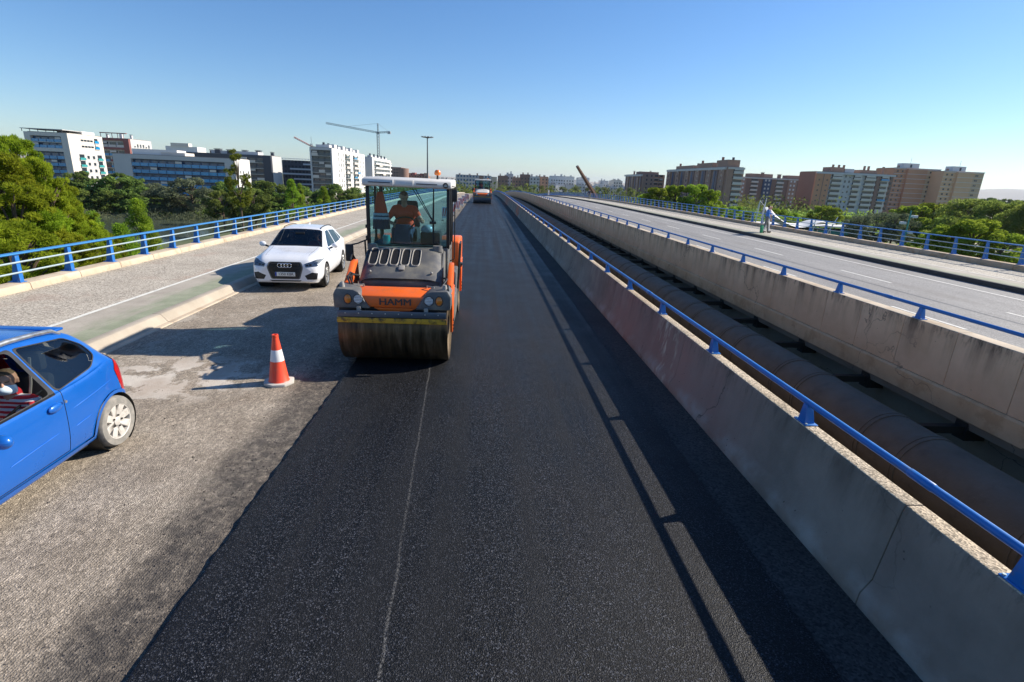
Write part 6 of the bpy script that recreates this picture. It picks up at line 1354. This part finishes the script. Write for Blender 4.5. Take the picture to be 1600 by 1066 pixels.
TREES = [('pine', -24.0, 30.0, 4.0, 1.4), ('pine', -23.1, 27.0, 3.4, 1.9), ('pine', -23.2, 30.0, 3.0, 1.4), ('pine', -23.3, 31.0, 1.9, 1.4), ('pine', -24.1, 33.0, 0.8, 1.4), ('pine', -19.9, 24.0, 2.0, 1.9), ('pine', -19.7, 25.0, 0.9, 1.7), ('pine', -22.0, 31.0, -0.1, 1.3), ('pine', -17.0, 20.0, 0.8, 1.9), ('pine', -18.8, 25.0, 0.0, 1.4), ('pine', -23.3, 34.0, -1.1, 1.2), ('young', -38.1, 62.0, -0.8, 1.9), ('young', -32.6, 47.0, -1.1, 1.5), ('young', -27.4, 42.0, -1.5, 1.6), ('young', -32.6, 55.0, -3.4, 1.5), ('young', -38.4, 112.0, 1.2, 2.0), ('young', -38.8, 118.0, 0.3, 1.6), ('young', -37.4, 130.0, -0.4, 2.2), ('slender', -42.5, 98.0, 6.1, 2.2), ('broad', -106.1, 149.1, -2.1, 4.9), ('broad', -93.8, 137.6, -3.0, 4.2), ('broad', -91.2, 141.6, -0.7, 6.0), ('broad', -90.8, 147.4, -4.0, 5.4), ('olive', -91.9, 156.8, -2.1, 5.1), ('olive', -76.1, 137.5, -2.4, 5.6), ('olive', -70.8, 136.7, 0.1, 5.8), ('broad', -76.8, 157.1, -3.5, 5.5), ('broad', -70.0, 155.2, -0.8, 5.0), ('broad', -57.4, 138.3, -1.9, 4.4), ('broad', -56.4, 146.5, -0.1, 5.3), ('broad', -51.8, 145.3, -2.9, 4.8), ('broad', -50.8, 157.7, -1.3, 5.4), ('broad', -45.6, 159.8, -2.8, 5.4), ('broad', -40.7, 159.2, -0.4, 5.8), ('broad', -31.4, 141.1, -2.2, 5.7), ('broad', -105.7, 150.0, 0.4, 3.0), ('broad', -97.2, 152.0, 0.2, 3.0), ('broad', -92.5, 150.0, -0.3, 2.6), ('broad', -56.0, 120.0, -2.0, 3.2), ('broad', -48.5, 118.0, -1.6, 3.4), ('lime', 35.2, 110.0, 2.5, 2.9), ('lime', 39.8, 112.0, 3.4, 3.3), ('lime', 43.8, 112.0, 3.5, 3.2), ('lime', 45.4, 108.0, 2.8, 2.6), ('lime', 35.0, 116.0, 1.3, 2.0), ('lime', 83.3, 150.0, -1.6, 3.0), ('lime', 87.5, 150.0, -2.7, 2.6), ('lime', 102.6, 160.0, -0.4, 3.2), ('lime', 105.0, 158.0, -1.0, 2.8), ('lime', 75.1, 150.0, -2.5, 2.2), ('lime', 71.8, 152.0, -1.6, 2.4), ('lime', 105.1, 128.0, 1.2, 4.6), ('lime', 111.9, 130.0, 1.6, 4.6), ('lime', 56.5, 62.0, 0.1, 2.6), ('lime', 57.3, 60.0, 0.7, 3.0), ('lime', 56.1, 64.0, -1.1, 2.2), ('lime', 59.2, 58.0, -0.5, 2.4), ('olive', 86.2, 120.0, -1.5, 3.6), ('olive', 93.2, 124.0, -0.9, 4.0), ('olive', 94.8, 120.0, -0.7, 3.8), ('umbrella', 106.6, 112.0, 3.0, 7.5), ('umbrella', 105.8, 104.0, 3.1, 7.0), ('umbrella', 104.7, 96.0, 2.7, 7.0), ('umbrella', 111.8, 122.0, -0.6, 5.5), ('umbrella', 135.0, 150.0, -0.1, 5.0), ('umbrella', 137.4, 200.0, -4.7, 5.0), ('umbrella', 116.2, 190.0, -4.9, 4.0), ('broad', 467.4, 485.1, 5.5, 10.4), ('broad', 478.8, 487.1, 3.5, 10.2), ('broad', 492.1, 492.1, 5.2, 8.2), ('broad', 560.4, 549.8, 4.3, 7.2), ('broad', 501.6, 483.6, 4.6, 9.9), ('broad', 580.7, 550.5, 5.8, 10.9), ('broad', 601.1, 559.9, 5.2, 8.2), ('broad', 576.1, 528.0, 6.5, 7.1), ('broad', 568.9, 512.6, 6.0, 9.4), ('broad', 545.4, 483.4, 6.0, 10.5), ('broad', 638.6, 556.7, 5.9, 10.6), ('broad', 602.5, 516.8, 5.5, 9.1), ('broad', 625.3, 527.7, 4.8, 9.2), ('broad', 668.3, 555.2, 4.9, 9.0), ('broad', 656.9, 537.6, 5.5, 8.0), ('broad', 692.4, 558.2, 6.0, 9.1), ('reed_tree', -15.0, 293.7, 0.1, 3.4), ('reed_tree', -11.4, 303.4, -1.4, 2.6), ('reed_tree', -3.3, 305.6, -0.8, 3.0), ('reed_tree', 2.7, 276.0, -0.9, 2.6), ('reed_tree', 8.4, 286.3, -1.4, 3.2), ('reed_tree', 13.9, 291.4, 0.1, 3.0), ('reed_tree', 18.8, 288.5, -0.4, 3.1), ('reed_tree', 26.9, 300.6, 1.0, 3.6), ('reed_tree', 32.4, 311.2, 0.6, 2.9), ('reed_tree', 37.6, 306.4, 0.2, 2.7), ('reed_tree', 45.0, 312.5, 0.6, 3.2), ('reed_tree', 49.4, 290.2, 1.4, 3.5), ('reed_tree', 54.5, 285.1, 0.9, 2.7), ('reed_tree', 64.3, 311.3, 1.4, 3.8), ('reed_tree', 69.4, 311.3, 1.3, 3.5), ('reed_tree', 70.3, 280.8, 1.6, 2.9), ('reed_tree', 78.6, 290.6, 1.8, 3.1)]
ORD = ['first', 'second', 'third', 'fourth', 'fifth', 'sixth', 'seventh', 'eighth', 'ninth', 'tenth'] + ['%s' % w for w in 'eleventh twelfth thirteenth fourteenth fifteenth sixteenth seventeenth eighteenth nineteenth twentieth'.split()]
def order(items):      # place of each tree among its look-alikes, counted from the left of the view
    res = {}
    for k in set(items):
        ids = sorted([i for i in range(len(items)) if items[i] == k], key=lambda i: TREES[i][1]/TREES[i][2]); res.update({i: (n_, len(ids)) for n_, i in enumerate(ids)})
    return res
kinds = [t[0] + ('R' if t[1] > 0 and t[0] != 'reed_tree' else 'L') for t in TREES]; RANK = order(kinds)
tr = random.Random(5); cnt = {}
for ti, (kind, x, y, zt, r) in enumerate(TREES):
    v = cnt.get(kind, 0); cnt[kind] = v + 1; near = y < 40
    cm, tm = get_crown(kind, v % 2)
    H_ = zt + 9.0; ch = {'pine': min(H_*.86, r*2.5), 'young': min(H_*.9, r*3.6), 'slender': H_*.8, 'umbrella': min(H_*.8, r*1.35), 'reed_tree': H_*.7}.get(kind, min(H_*.9, r*1.75)); ch = max(ch, H_*.55)
    lab, grp = LAB[kind]
    if kind == 'olive' and x < 0: lab, grp = 'grey-green willow-like tree in the belt below the blue balcony block', 'grey-green trees of the left bank'
    if kind == 'broad' and x > 0: lab, grp = 'small dark tree on the horizon at the right edge', 'trees on the right horizon'
    nm = {'pine': 'pine_tree', 'young': 'young_conifer', 'slender': 'pine_tree', 'umbrella': 'pine_tree', 'reed_tree': 'feathery_tree'}.get(kind, 'leafy_tree')
    if RANK[ti][1] > 1: lab = ORD[RANK[ti][0]] + ' from the left: ' + lab
    t = empty(nm, (x, y, -9), 0, lab, 'tree', grp); rz = tr.random()*6.28
    r0, h0 = SPEC[kind][5:]; sc = (r/r0, r/r0, ch/h0)
    inst('crown', cm, t, (0, 0, H_-ch), (0, 0, rz), sc); inst('trunk', tm, t, (0, 0, H_-ch), (0, 0, rz), sc)
# riverside scrub and reeds
rng = np.random.default_rng(9)
def scrub(name, label, n, fx, m_, size, asp):
    P = fx(n); N = rng.normal(size=(len(P), 3)); N[:, 2] *= .3; N /= np.linalg.norm(N, axis=1)[:, None]; V_ = leafset(P, N, size, rng, asp); m = len(P)
    me = bpy.data.meshes.new(name); me.from_pydata(V_.tolist(), [], np.arange(m*4).reshape(-1, 4).tolist()); me.materials.append(m_); tag(inst(name, me), label, 'shrubs', kind='stuff')
def bank(n, x0, x1, y0, y1, h):
    x = rng.uniform(x0, x1, n); y = rng.uniform(y0, y1, n); k = .5+.5*np.sin(x*.31+y*.17)*np.sin(x*.11-y*.23); return np.stack([x, y, -9+h*k*rng.uniform(0, 1, n)], 1)
scrub('reeds', 'pale reeds along the far edge of the left river', 9000, lambda n: bank(n, -140, -45, 126, 134, 2.6), W['olive'], .32, .2)
scrub('undergrowth', 'mixed scrub covering the left bank', 26000, lambda n: bank(n, -150, -16, 136, 165, 4.2), W['broad'], .42, .6)
scrub('undergrowth', 'bright scrub on the near left bank', 16000, lambda n: bank(n, -52, -13, 14, 70, 3.6), W['young'], .28, .4)
scrub('undergrowth', 'mixed scrub in the park on the right', 34000, lambda n: bank(n, 26, 220, 44, 108, 3.8), W['lime'], .36, .5)
scrub('undergrowth', 'dark scrub in the far park on the right', 30000, lambda n: bank(n, 60, 330, 150, 290, 5.0), W['umbrella'], .55, .6)
scrub('undergrowth', 'scrub beyond the end of the bridges', 16000, lambda n: bank(n, -60, 190, 268, 400, 11.0), W['broad'], .7, .6)
# ---------------------------------------------------------------- haze
m, n, l, b_ = nt('haze_air'); n.remove(b_); pvn = n.new('ShaderNodeVolumePrincipled'); pvn.inputs['Color'].default_value = (.72, .84, 1, 1); pvn.inputs['Density'].default_value = HAZE; pvn.inputs['Anisotropy'].default_value = .2
l.new(pvn.outputs[0], n['Material Output'].inputs['Volume'])
if HAZE > 0:
    tag(MB().box(-13000, 13000, -2500, 15500, -10.2, 170).obj('haze', m), kind='stuff')
